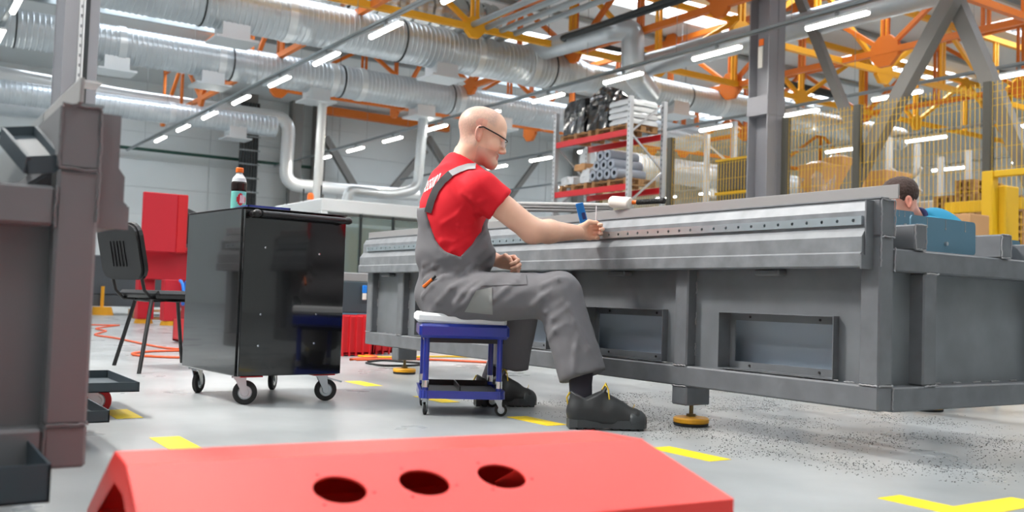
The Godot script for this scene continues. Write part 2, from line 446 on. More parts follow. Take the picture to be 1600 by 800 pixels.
func make_columns() -> void:
	var c := D(116, 120, 14.7)
	var t := h_column("steel_column", "wide grey steel column carrying perforated cable channels, behind the dark machine end", Vector3(c.x, 0, c.z), 0.5, 0.52, 0.12)
	var b := MB.new()
	for k in 60:
		b.box(Vector3(-0.03, 0.1 + k * 0.15, 0.25), Vector3(0.0, 0.2 + k * 0.15, 0.275))
	b.box(Vector3(-0.05, 0, 0.25), Vector3(-0.035, 9.0, 0.3)); b.box(Vector3(0.005, 0, 0.25), Vector3(0.03, 9.0, 0.3))
	put(b, "cable_ladder", mat("pipe_white", Color.WHITE), t)
	b = MB.new(); b.box(Vector3(0.05, 0, 0.25), Vector3(0.1, 9.0, 0.285)); put(b, "cable_bundle", mat("dark_cable", Color.BLACK), t)
	b = MB.new(); b.box(Vector3(-0.24, 0, -0.25), Vector3(-0.225, 9.1, 0.25)); put(b, "side_plate", mat("column_grey", Color.GRAY), t)
	c = D(1197, 150, 20.4)
	t = h_column("steel_column", "grey steel H column with collar plate, between pallet rack and wire fence", Vector3(c.x, 0, c.z), 0.5, 0.55, 0.0)
	b = MB.new(); b.box(Vector3(-0.27, 4.55, -0.28), Vector3(0.27, 4.95, 0.285)); put(b, "collar_plate", mat("column_grey", Color.GRAY), t)
	b = MB.new(); b.box(Vector3(0.02, 0, 0.275), Vector3(0.06, 9.0, 0.29)); put(b, "cable_channel", mat("column_grey", Color.GRAY), t)
	b = MB.new(); b.box(Vector3(-0.275, 5.55, 0.0), Vector3(-0.255, 6.0, 0.12)); put(b, "white_tag", mat("white_plastic", Color.WHITE), t)
	b = MB.new(); b.box(Vector3(-0.275, 6.02, 0.02), Vector3(-0.255, 6.16, 0.14)); put(b, "orange_tag", mat("orange", Color.WHITE), t)
	var bm := mat("brace_grey", Color.GRAY)
	var g := "diagonal braces of the column row behind the fence"
	brace("diagonal_brace", "grey diagonal steel brace rising from the wire fence toward the H column top", PX(1243, -20, 16.6), PX(1342, 225, 16.6), 0.18, bm, g)
	brace("diagonal_brace", "long grey diagonal steel brace leaning over the cartons behind the fence", PX(1492, -10, 16.0), PX(1325, 300, 16.0), 0.26, bm, g)
	brace("diagonal_brace", "grey diagonal steel brace falling toward the yellow gate post", PX(1484, -20, 16.3), PX(1625, 310, 16.3), 0.26, bm, g)
	# far wall frame: columns, braces
	for p in [[388, 1], [460, 0], [497, 0], [905, 0]]:
		var q := PZ(p[0], 250, -41.4)
		var o := MB.new(); o.box(Vector3(-0.25, 0, -0.25), Vector3(0.25, 9.1, 0.25))
		var n := put(o, "wall_column", mat("brace_grey", Color.GRAY)); n.position = Vector3(q.x, 0, q.z)
		meta(n, "grey steel wall column standing against the far panel wall", "column", "columns of the far wall")
	brace("wall_brace", "grey diagonal wall brace rising left above the white cabin", PZ(508, 215, -41.2), PZ(556, 296, -41.2), 0.3, bm)
	brace("wall_brace", "grey diagonal wall brace on the far wall left of the pallet rack", PZ(664, 235, -41.2), PZ(610, 300, -41.2), 0.3, bm)
	brace("wall_brace", "thin grey diagonal wall brace seen beside the left rack upright", PZ(845, 244, -41.2), PZ(795, 312, -41.2), 0.22, bm)
	brace("wall_brace", "grey diagonal wall brace falling right above the bald worker's shoulder", PZ(668, 215, -41.2), PZ(722, 300, -41.2), 0.3, bm)

func ribbed(b: MB, a: Vector3, ax: Vector3, L: float, r: float, pitch: float, seg := 22) -> void:
	var prof := []
	var n := int(L / pitch)
	for i in n:
		var h := i * pitch
		prof.append([r, h]); prof.append([r, h + pitch * 0.62]); prof.append([r + 0.011, h + pitch * 0.76]); prof.append([r + 0.011, h + pitch * 0.88])
	prof.append([r, L])
	b.lathe(a, ax, prof, seg)

func duct(label: String, a: Vector3, ax: Vector3, L: float, r: float, pitch: float, bands: Array, dark: Array, vents: Array) -> Node3D:
	var t := thing("spiral_duct", label, "duct", a)
	var b := MB.new(); ribbed(b, Vector3.ZERO, ax, L, r, pitch)
	b.cyl(Vector3.ZERO, ax * 0.02, r, r, 22); b.cyl(ax * (L - 0.02), ax * L, r, r, 22)
	put(b, "duct_tube", mat("duct_zinc", Color.WHITE), t)
	for h in bands:
		b = MB.new(); b.lathe(Vector3.ZERO, ax, [[r, h - 0.1], [r + 0.025, h - 0.09], [r + 0.025, h + 0.09], [r, h + 0.1]], 24); put(b, "joint_band", mat("duct_band", Color.WHITE), t)
	for h in dark:
		b = MB.new(); b.lathe(Vector3.ZERO, ax, [[r, h - 0.02], [r + 0.022, h - 0.018], [r + 0.022, h + 0.018], [r, h + 0.02]], 24); put(b, "hanger_strap", mat("dark_cable", Color.WHITE), t)
		b = MB.new(); b.cyl(ax * h + Vector3(0, r, 0), ax * h + Vector3(0, 9.1 - a.y, 0), 0.008, 0.008, 5); put(b, "hanger_rod", mat("dark_cable", Color.WHITE), t)
	for h in vents:
		b = MB.new()
		var o: Vector3 = ax * h
		b.x = Transform3D(Basis(), o)
		b.box(Vector3(-0.3, -r - 0.22, -0.3), Vector3(0.3, -r + 0.2, 0.3)); b.box(Vector3(-0.46, -r - 0.27, -0.42), Vector3(0.46, -r - 0.22, 0.42))
		put(b, "air_outlet", mat("duct_band", Color.WHITE), t)
	return t

func pipe(called: String, label: String, pts: Array, r: float, m: Material, group := "") -> Node3D:
	var c: Vector3 = pts[0]
	var p := PackedVector3Array()
	# rounded elbows
	for i in pts.size():
		if i == 0 or i == pts.size() - 1: p.append(pts[i] - c); continue
		var a: Vector3 = pts[i - 1]; var q: Vector3 = pts[i]; var d: Vector3 = pts[i + 1]
		var e := minf(r * 2.2, minf((a - q).length(), (d - q).length()) * 0.45)
		var s := q + (a - q).normalized() * e; var f := q + (d - q).normalized() * e
		for k in 6:
			var w := k / 5.0
			p.append(s.lerp(q, w).lerp(q.lerp(f, w), w) - c)
	var b := MB.new(); b.tube(p, r, 14)
	var o := put(b, called, m); o.position = c
	meta(o, label, "pipe", group)
	return o

func make_ducts() -> void:
	var A := Vector3.RIGHT
	duct("large spiral duct running highest under the roof, crossed by the lamp row", Vector3(-6, 6.62, -20.6), A, 21.3, 0.5, 0.125, [3.9, 7.6, 13.4, 18.3, 20.0], [6.0, 11.5, 16.2, 20.6], [12.2, 17.4])
	var b := MB.new(); b.lathe(Vector3.ZERO, A, [[0.5, 0], [0.5, 0.1], [0.38, 0.6], [0.38, 0.7]], 22)
	var rd := put(b, "duct_reducer", mat("duct_zinc", Color.WHITE)); rd.position = Vector3(15.3, 6.62, -20.6)
	meta(rd, "tapered reducer joining the large spiral duct to the slimmer one", "duct fitting")
	duct("slimmer spiral duct running from the reducer to behind the H column", Vector3(16.0, 6.62, -20.6), A, 14.0, 0.38, 0.12, [2.2, 5.0, 9.0], [3.6, 7.5], [3.2])
	duct("large lower spiral duct with square air outlets and two drop pipes", Vector3(-8, 6.62, -25.7), A, 33.0, 0.46, 0.125, [7.2, 12.9, 15.4, 18.6, 19.5, 22.8], [10.5, 15.7, 18.9, 22.5], [3.6, 12.8, 15.2, 18.2, 21.6, 24.4])
	duct("smooth wide duct seen through the wire fence above the cartons", Vector3(18.6, 5.0, -23.9), A, 18.5, 0.42, 0.2, [5.0, 9.0, 14.0], [7.0, 12.0], [6.0, 11.0])
	duct("spiral duct behind the large column at wall height", Vector3(2.0, 6.35, -33.0), A, 9.6, 0.36, 0.15, [3.4, 6.0], [], [2.8, 8.2])
	var w := mat("pipe_white", Color.WHITE)
	pipe("insulated_pipe", "bright insulated pipe that bends down and runs behind the white cabin", [PZ(-60, 105, -36.0), PZ(200, 151, -36.0), PZ(452, 186, -36.0), PZ(446, 288, -36.0), PZ(530, 296, -36.0), PZ(652, 305, -36.0)], 0.26, mat("pipe_white", Color.WHITE))
	pipe("drop_pipe", "white vertical drop pipe from an air outlet to the white cabin roof", [PZ(504, 160, -25.7), PZ(494, 332, -25.7)], 0.13, w)
	pipe("drop_pipe", "zinc vertical drop pipe that bends left above the white cabin", [PZ(662, 178, -25.7), PZ(652, 296, -25.7), PZ(610, 305, -25.7), PZ(545, 297, -25.7), PZ(540, 322, -25.7)], 0.15, mat("duct_zinc", Color.WHITE))
	pipe("branch_pipe", "zinc branch duct with upright elbow crossing the roof behind the black cables", [PY(820, 86, 7.0), PY(960, 46, 7.0), PY(970, 45, 7.0) + Vector3(0.3, 0, 0.1), PY(970, 45, 7.0) + Vector3(0.3, -1.0, 0.1), Vector3(16.8, 6.05, -19.0)], 0.27, mat("duct_zinc", Color.WHITE))
	pipe("roof_pipe", "long zinc pipe rising along the lamp row toward the roof corner", [PY(985, 108, 6.75), PY(1160, 63, 6.75), PY(1560, -40, 6.75)], 0.3, mat("duct_zinc", Color.WHITE))
	pipe("green_pipe", "thin dark green pipe fixed level along the far wall", [PZ(-20, 207, -41.6), PZ(500, 263, -41.6)], 0.07, mat("green_pipe", Color.WHITE))
	pipe("thin_duct", "thin grey duct above the insulated pipe behind the column", [PZ(-40, 160, -38.0), PZ(70, 172, -38.0)], 0.34, mat("duct_zinc", Color.WHITE))
	# vertical cable trunk on far wall
	var q := PZ(388, 250, -40.6)
	var t := thing("wall_cable_ladder", "dark vertical bundle of cables on a ladder against the far wall", "cable trunk", Vector3(q.x, 0, q.z))
	for k in 7:
		b = MB.new(); b.box(Vector3(-0.42 + 0.12 * k, 0, 0), Vector3(-0.34 + 0.12 * k, 8.6, 0.1)); put(b, "cable", mat("dark_cable", Color.BLACK), t)
	b = MB.new()
	for k in 14: b.box(Vector3(-0.46, 0.5 + 0.6 * k, 0.09), Vector3(0.46, 0.56 + 0.6 * k, 0.12))
	put(b, "rungs", mat("tray_grey", Color.BLACK), t)
	# grey and black cable runs under the roof
	for k in 4:
		var a2 := PY(690 + 22 * k, 62 + 4.0 * k, 7.0)
		pipe("roof_rail", "pale grey steel rail running beside its neighbours under the roof", [Vector3(a2.x, 7.05, -22.5), Vector3(a2.x, 7.05, 2.0)], 0.07, mat("tray_grey", Color.WHITE), "pale rails under the roof")
	pipe("black_cable_run", "black cable run bent in a V under the orange trusses", [PY(1090, -8, 7.0), PY(876, 60, 7.0), PY(1040, 92, 7.0)], 0.07, mat("dark_cable", Color.BLACK))
	pipe("black_cable_run", "second black cable run beside the first under the trusses", [PY(1065, -8, 7.0), PY(890, 55, 7.0)], 0.05, mat("dark_cable", Color.BLACK))
	pipe("black_cable_run", "dark cable run seen under the roof right of the H column", [PX(1225, 130, 24.0), PX(1320, 152, 26.0)], 0.12, mat("dark_cable", Color.BLACK))
	# foil-wrapped duct above
	b = MB.new()
	var rng := RandomNumberGenerator.new(); rng.seed = 5
	for k in 26: b.lathe(Vector3.ZERO, A, [[0.42 + rng.randf() * 0.06, k * 0.25], [0.45 + rng.randf() * 0.07, k * 0.25 + 0.13], [0.42 + rng.randf() * 0.06, k * 0.25 + 0.25]], 14)
	var fo := put(b, "foil_duct", mat("foil", Color.WHITE)); fo.position = Vector3(7.0, 7.85, -21.6)
	meta(fo, "crinkled foil wrapped duct above the large spiral duct", "duct")

func gusset(b: MB, c: Vector3, r: float, along: Vector3) -> void:
	var keep := b.x
	b.x = Transform3D(Basis(along, Vector3.UP, along.cross(Vector3.UP)), c)
	var p := PackedVector2Array()
	for k in 8: p.append(Vector2.from_angle(TAU * (k + 0.5) / 8) * r)
	b.prism(p, -0.06, 0.06)
	b.x = keep

func truss(label: String, a: Vector3, dir: Vector3, L: float, bay: float, h: float, m: Material, gs: float) -> void:
	var t := thing("roof_truss", label, "truss", a)
	var b := MB.new(); b.beam(Vector3.ZERO, dir * L, 0.13, 0.15); put(b, "bottom_chord", m, t)
	b = MB.new(); b.beam(Vector3(0, h, 0), dir * L + Vector3(0, h, 0), 0.14, 0.16); put(b, "top_chord", m, t)
	var n := int(L / bay)
	for k in n + 1:
		var p := dir * (bay * k)
		b = MB.new()
		var s := dir * 0.07
		b.beam(p + s, p + s + Vector3(0, h, 0), 0.07, 0.07); b.beam(p - s, p - s + Vector3(0, h, 0), 0.07, 0.07); put(b, "vertical", m, t)
		if k < n:
			b = MB.new()
			var up := k % 2 == 0
			b.beam(p + Vector3(0, 0.0 if up else h, 0), p + dir * bay + Vector3(0, h if up else 0.0, 0), 0.11, 0.11); put(b, "diagonal", m, t)
		if k % 2 == 0:
			b = MB.new(); gusset(b, p, gs, dir); put(b, "gusset_plate", m, t)
		else:
			b = MB.new(); gusset(b, p + Vector3(0, h - 0.05, 0), gs * 0.8, dir); put(b, "gusset_plate", m, t)

func make_roof() -> void:
	var o := mat("truss_orange", Color.WHITE); var y := mat("truss_yellow", Color.WHITE)
	truss("orange roof truss with large octagonal gusset right of the H column", Vector3(20.75, 7.0, -30.3), Vector3(0, 0, 1), 33.0, 2.6, 1.85, o, 0.42)
	truss("orange roof truss over the pallet rack beside the black cables", Vector3(14.95, 7.0, -30.3), Vector3(0, 0, 1), 33.0, 2.6, 1.85, o, 0.28)
	truss("orange roof truss above the white cabin and the lamp row", Vector3(9.0, 7.0, -38.3), Vector3(0, 0, 1), 40.0, 2.6, 1.85, o, 0.28)
	truss("orange roof truss over the storage area beyond the fence", Vector3(27.0, 7.0, -30.3), Vector3(0, 0, 1), 33.0, 2.6, 1.85, o, 0.28)
	truss("amber cross truss nearest above the worker's machine", Vector3(-6, 7.0, -11.1), Vector3(1, 0, 0), 44.0, 2.95, 1.85, o, 0.3)
	truss("amber cross truss passing above the large spiral duct", Vector3(-6, 7.0, -19.6), Vector3(1, 0, 0), 44.0, 2.95, 1.85, y, 0.28)
	truss("orange cross truss in front of the far wall bracing", Vector3(10.5, 7.0, -29.7), Vector3(1, 0, 0), 29.5, 2.95, 1.85, o, 0.3)
	truss("amber cross truss in the storage hall beyond the fence", Vector3(17, 7.0, -16.0), Vector3(1, 0, 0), 22.0, 2.75, 1.85, y, 0.36)
	for p in [[545, 159, 745, 185], [505, 172, 700, 201]]:
		var a := PZ(p[0], p[1], -40.9); var q := PZ(p[2], p[3], -40.9)
		brace("wall_beam", ["upper orange steel beam on the far wall under the lower duct", "lower orange steel beam on the far wall above the wall braces"][0 if p[0] == 545 else 1], a, q, 0.35, o)
	# purlins
	for k in 9:
		var b := MB.new(); b.box(Vector3(-20, 0, -0.06), Vector3(20, 0.14, 0.06))
		var n := put(b, "roof_purlin", mat("tray_grey", Color.WHITE)); n.position = Vector3(16, 8.93, -36.0 + 4.4 * k)
		meta(n, "pale steel purlin carrying the roof panels", "purlin", "purlins under the roof")

# ---------- machine frames ----------
var mx0 := 0.0
var ms := 1.0
var my := 0.0   # height offset of the frame on its feet
var mz := 0.0
func mbox(lx0: float, lx1: float, y0: float, y1: float, z0: float, z1: float, bev := 0.006, b: MB = null) -> MB:
	if b == null: b = MB.new()
	b.box(Vector3(minf(mx0 + ms * lx0, mx0 + ms * lx1), y0 + my, z0 + mz), Vector3(maxf(mx0 + ms * lx0, mx0 + ms * lx1), y1 + my, z1 + mz), bev)
	return b
func mv(lx: float, y: float, z: float) -> Vector3: return Vector3(mx0 + ms * lx, y + my, z + mz)
func weld(b: MB, a: Vector3, c: Vector3, r := 0.003) -> void:
	var rng := RandomNumberGenerator.new(); rng.seed = int(a.length() * 1000.0)
	var n := maxi(4, int((c - a).length() / 0.008)); var p := PackedVector3Array()
	for i in n + 1: p.append(a.lerp(c, float(i) / n) + Vector3(rng.randf_range(-1, 1), rng.randf_range(-1, 1), rng.randf_range(-1, 1)) * 0.0018)
	b.tube(p, r, 6)
func fan(l: float, r: float, d: float, u: float, n: int) -> Array:  # ray angles round a hole, rectangle corners included
	var a := []
	for k in n: a.append(fposmod(TAU * k / n, TAU))
	for c in [Vector2(r, u), Vector2(-l, u), Vector2(-l, -d), Vector2(r, -d)]: a.append(fposmod(c.angle(), TAU))
	a.sort(); a.append(a[0] + TAU)
	return a
func drilled(z0: float, z1: float, lx: float, y0: float, y1: float, pitch: float, r: float) -> MB:
	var b := MB.new(); var n := int((z1 - z0) / pitch); var yc := (y0 + y1) / 2
	var o := Vector3(-ms, 0, 0)
	for i in n:
		var za := z1 - pitch * (i + 1); var zc := za + pitch / 2
		var sq := []; var ci := []
		var an := fan(pitch / 2, pitch / 2, (y1 - y0) / 2, (y1 - y0) / 2, 16)
		for k in an.size() - 1:
			var d := Vector2.from_angle(an[k])
			var f := minf(pitch / 2 / maxf(absf(d.x), 1e-6), (y1 - y0) / 2 / maxf(absf(d.y), 1e-6))
			sq.append(mv(lx - 0.012, yc + d.y * f, zc + d.x * f)); ci.append(mv(lx - 0.012, yc + d.y * r, zc + d.x * r))
		for k in sq.size():
			var j := (k + 1) % sq.size()
			b.face([sq[k], sq[j], ci[j], ci[k]], o)
			var dep := Vector3(ms * 0.02, 0, 0)
			b.face([ci[k], ci[j], ci[j] + dep, ci[k] + dep], mv(lx, yc, zc) - ci[k])
		b.face([mv(lx - 0.012, y1, za), mv(lx - 0.012, y1, za + pitch), mv(lx + 0.008, y1, za + pitch), mv(lx + 0.008, y1, za)], Vector3.UP)
		b.face([mv(lx - 0.012, y0, za), mv(lx - 0.012, y0, za + pitch), mv(lx + 0.008, y0, za + pitch), mv(lx + 0.008, y0, za)], Vector3.DOWN)
	b.face([mv(lx - 0.012, y0, z1), mv(lx - 0.012, y1, z1), mv(lx + 0.008, y1, z1), mv(lx + 0.008, y0, z1)], Vector3(0, 0, 1))
	return b

func machine(label: String, X0: float, s: float, steel: Material, panel: Material) -> Node3D:
	mx0 = X0; ms = s
	var t := thing("machine_frame", label, "machine frame")
	var W := 1.84
	put(mbox(0, 0.08, 0.17, 0.255, -6.08, -2.02), "bottom_tube", steel, t)
	put(mbox(W - 0.08, W, 0.17, 0.255, -6.08, -2.02), "bottom_tube", steel, t)
	for z in [-2.02, -6.0]: put(mbox(0.081, W - 0.081, 0.165, 0.25, z - 0.08, z), "cross_tube", steel, t)
	put(mbox(0, 0.08, 0.765, 0.895, -6.08, -2.02), "top_tube", steel, t)
	put(mbox(W - 0.08, W, 0.73, 0.82, -6.08, -2.02), "top_tube", steel, t)
	for z in [-2.022, -6.0]: put(mbox(0.081, W, 0.649, 0.728, z - 0.08, z), "cross_beam", steel, t)
	var posts := [-2.06, -2.98, -3.85, -4.72, -5.58, -6.04]
	for z in posts:
		put(mbox(0.001, 0.079, 0.2551, 0.7649, z - 0.039, z + 0.039), "post", steel, t)
		put(mbox(W - 0.079, W - 0.001, 0.2551, 0.729, z - 0.039, z + 0.039), "post", steel, t)
	for lx in [0.26, 1.05, 1.5]:
		put(mbox(lx, lx + 0.08, 0.2501, 0.6489, -2.1, -2.024), "post", steel, t)
	# end panels, recessed
	put(mbox(0.079, W - 0.08, 0.25, 0.65, -2.085, -2.081, 0.0), "end_panel", panel, t)
	# side panels with openings, framed
	var wins := [[-2.94, -2.10, -2.78, -2.22], [-3.81, -3.02, -3.66, -3.11], [-4.68, -3.89, -4.53, -3.97], [-5.54, -4.76, -5.4, -4.84], [-6.0, -5.62, 0, 0]]
	for w in wins:
		var b: MB
		if w[2] == 0:
			b = mbox(0.05, 0.055, 0.25, 0.72, w[0], w[1], 0.0)
		else:
			b = mbox(0.05, 0.055, 0.487, 0.72, w[0], w[1], 0.0)
			mbox(0.05, 0.055, 0.25, 0.487, w[0], w[2], 0.0, b); mbox(0.05, 0.055, 0.25, 0.487, w[3], w[1], 0.0, b)
		put(b, "side_panel", panel, t)
		if w[2] != 0:
			b = MB.new()
			mbox(0.018, 0.09, 0.484, 0.487, w[2], w[3], 0.0, b); mbox(0.018, 0.09, 0.2601, 0.263, w[2], w[3], 0.0, b)
			mbox(0.018, 0.09, 0.263, 0.484, w[2], w[2] + 0.003, 0.0, b); mbox(0.018, 0.09, 0.263, 0.484, w[3] - 0.003, w[3], 0.0, b)
			put(b, "opening_sleeve", mat("frame_steel", Color.WHITE), t)
			b = MB.new()
			mbox(0.085, 0.09, 0.455, 0.484, w[2] + 0.003, w[3] - 0.003, 0.0, b); mbox(0.085, 0.09, 0.263, 0.29, w[2] + 0.003, w[3] - 0.003, 0.0, b)
			mbox(0.085, 0.09, 0.29, 0.455, w[2] + 0.003, w[2] + 0.03, 0.0, b); mbox(0.085, 0.09, 0.29, 0.455, w[3] - 0.012, w[3] - 0.003, 0.0, b)
			put(b, "opening_frame", panel, t)
			for z in [w[2] + 0.11, w[3] - 0.11]:
				for y in [0.276, 0.47]:
					b = MB.new(); b.cyl(mv(0.082, y, z), mv(0.0855, y, z), 0.005, 0.005, 8); put(b, "bolt_hole", mat("rubber", Color.BLACK), t)
		# rail bracket
		put(mbox(0.0, 0.05, 0.632, 0.656, (w[0] + w[1]) / 2 - 0.06, (w[0] + w[1]) / 2 + 0.06), "rail_bracket", steel, t)
		b = MB.new()
		for k in 3: weld(b, mv(0.048, 0.3 + 0.13 * k, w[0] + 0.003), mv(0.048, 0.35 + 0.13 * k, w[0] + 0.003), 0.003)
		for k in 3: weld(b, mv(0.046, 0.256, w[1] - 0.05 - 0.09 * k), mv(0.046, 0.256, w[1] - 0.09 - 0.09 * k), 0.003)
		put(b, "panel_welds", mat("weld", Color.WHITE), t)
	# inner sheet and ribs seen through the openings
	put(mbox(0.185, 0.19, 0.255, 0.72, -5.99, -2.11, 0.0), "inner_sheet", mat("inner_sheet", Color.WHITE), t)
	put(mbox(0.15, 0.185, 0.255, 0.268, -5.99, -2.11, 0.002), "inner_ledge", mat("inner_sheet", Color.WHITE), t)
	for z in [-3.0, -3.88, -4.74, -5.6]: put(mbox(0.091, 0.185, 0.255, 0.72, z - 0.035, z + 0.035), "inner_rib", mat("frame_steel", Color.WHITE), t)
	# bent rail profile
	var prof := PackedVector2Array()
	for p in [[0.012, 0.889], [-0.012, 0.885], [-0.03, 0.852], [-0.03, 0.795], [-0.054, 0.762], [-0.054, 0.71], [-0.061, 0.704], [-0.061, 0.662], [-0.056, 0.657], [0.012, 0.657]]: prof.append(Vector2(mx0 + ms * p[0], p[1] + my))
	var rb := MB.new(); rb.prism(prof, -6.1 + mz, -2.055 + mz); put(rb, "rail_profile", mat("rail_steel", Color.WHITE) if s > 0 else steel, t)
	put(mbox(-0.064, -0.0, 0.652, 0.7, -2.054, -2.048, 0.0, mbox(-0.04, 0.0, 0.7, 0.888, -2.054, -2.048, 0.0)), "rail_end_plate", steel, t)
	put(drilled(-6.05, -2.066, -0.03, 0.804, 0.834, 0.066, 0.0058), "drilled_strip", mat("strip_steel", Color.WHITE), t)
	# top flange
	put(mbox(0.044, 0.052, 0.8951, 0.944, -6.18, -1.985, 0.001), "top_flange", mat("flange_steel", Color.WHITE), t)
	put(mbox(0.0, 0.044, 0.8951, 0.9, -6.1, -2.02, 0.0), "flange_foot", mat("rail_steel", Color.WHITE), t)
	# longitudinal bearers on the cross beams
	for lx in [0.195, 0.747, 1.3]:
		put(mbox(lx, lx + 0.066, 0.7281, 0.82, -6.0, -2.018), "bearer_tube", steel, t)
	# feet
	for lx in [0.0, W - 0.14]:
		for z in [-2.98, -5.62]:
			put(mbox(lx, lx + 0.14, 0.09, 0.1699, z - 0.045, z + 0.045), "foot_block", steel, t)
			var c := mv(lx + 0.075, 0, z); c.y = 0.0
			var b := MB.new(); b.cyl(c + Vector3(0, 0.04, 0), c + Vector3(0, 0.09, 0), 0.009, 0.009, 10); b.cyl(c + Vector3(0, 0.036, 0), c + Vector3(0, 0.05, 0), 0.022, 0.02, 6)
			put(b, "levelling_screw", mat("brass", Color.WHITE), t)
			b = MB.new(); b.lathe(c, Vector3.UP, [[0.0, 0.012], [0.07, 0.012], [0.075, 0.016], [0.075, 0.03], [0.07, 0.036], [0.025, 0.039], [0.0, 0.039]], 28)
			put(b, "levelling_disc", mat("foot_yellow", Color.WHITE), t)
			b = MB.new(); b.lathe(c, Vector3.UP, [[0.0, 0.0], [0.07, 0.0], [0.073, 0.004], [0.073, 0.012], [0.0, 0.012]], 28)
			put(b, "rubber_pad", mat("rubber", Color.WHITE), t)
	# welds on the end
	var wb := MB.new()
	var wm: Material = mat("weld", Color.WHITE) if s > 0 else steel
	for q in [[0.003, 0.893, 0.077, 0.893], [0.078, 0.89, 0.078, 0.77], [0.003, 0.765, 0.077, 0.765], [0.003, 0.89, 0.003, 0.66], [0.08, 0.73, 0.08, 0.645], [0.198, 0.818, 0.258, 0.818], [0.259, 0.815, 0.259, 0.735], [0.198, 0.731, 0.258, 0.731], [0.197, 0.815, 0.197, 0.735], [0.75, 0.818, 0.81, 0.818], [0.812, 0.815, 0.812, 0.735], [0.75, 0.73, 0.81, 0.73], [0.749, 0.815, 0.749, 0.735], [0.003, 0.256, 0.077, 0.256], [0.079, 0.25, 0.079, 0.175], [0.262, 0.648, 0.338, 0.648], [0.262, 0.252, 0.338, 0.252]]:
		weld(wb, mv(q[0], q[1], -2.018), mv(q[2], q[3], -2.018))
	for z in posts: weld(wb, mv(-0.001, 0.256, z - 0.038), mv(-0.001, 0.256, z + 0.038), 0.003)
	for k in 9: weld(wb, mv(0.4 + 0.13 * k, 0.252, -2.078), mv(0.45 + 0.13 * k, 0.252, -2.078), 0.003)
	weld(wb, mv(-0.001, 0.1695, -3.02), mv(-0.001, 0.1695, -2.94), 0.003)
	put(wb, "weld_beads", wm, t)
	return t

func rounded(w: float, h: float, r: float) -> PackedVector2Array:
	var p := PackedVector2Array()
	for k in 4:
		var c := Vector2([1, -1, -1, 1][k] * (w / 2 - r), [1, 1, -1, -1][k] * (h / 2 - r))
		for i in 5: p.append(c + Vector2.from_angle(PI / 2 * k + PI / 8 * i) * r)
	return p

func comb_plate(label: String, a: Vector3, w: float, h: float) -> void:
	var t := thing("slotted_plate", label, "steel plate", a)
	var b := MB.new(); b.prism(rounded(w, h, 0.015), -0.003, 0.003); put(b, "plate", mat("slate_plate", Color.WHITE), t)
	b = MB.new()
	for k in [-0.26, 0.02, 0.33]:
		b.box(Vector3(k * w - 0.0012, h * 0.22, 0.0025), Vector3(k * w + 0.0012, h / 2 - 0.004, 0.0042)); b.cyl(Vector3(k * w, h * 0.2, 0.0025), Vector3(k * w, h * 0.2, 0.0042), 0.004, 0.004, 8)
	put(b, "slots", mat("flange_steel", Color.WHITE), t)
	b = MB.new(); b.cyl(Vector3(0.02 * w, -h * 0.24, 0.003), Vector3(0.02 * w, -h * 0.24, 0.012), 0.008, 0.008, 6); put(b, "bolt", mat("zinc", Color.WHITE), t)

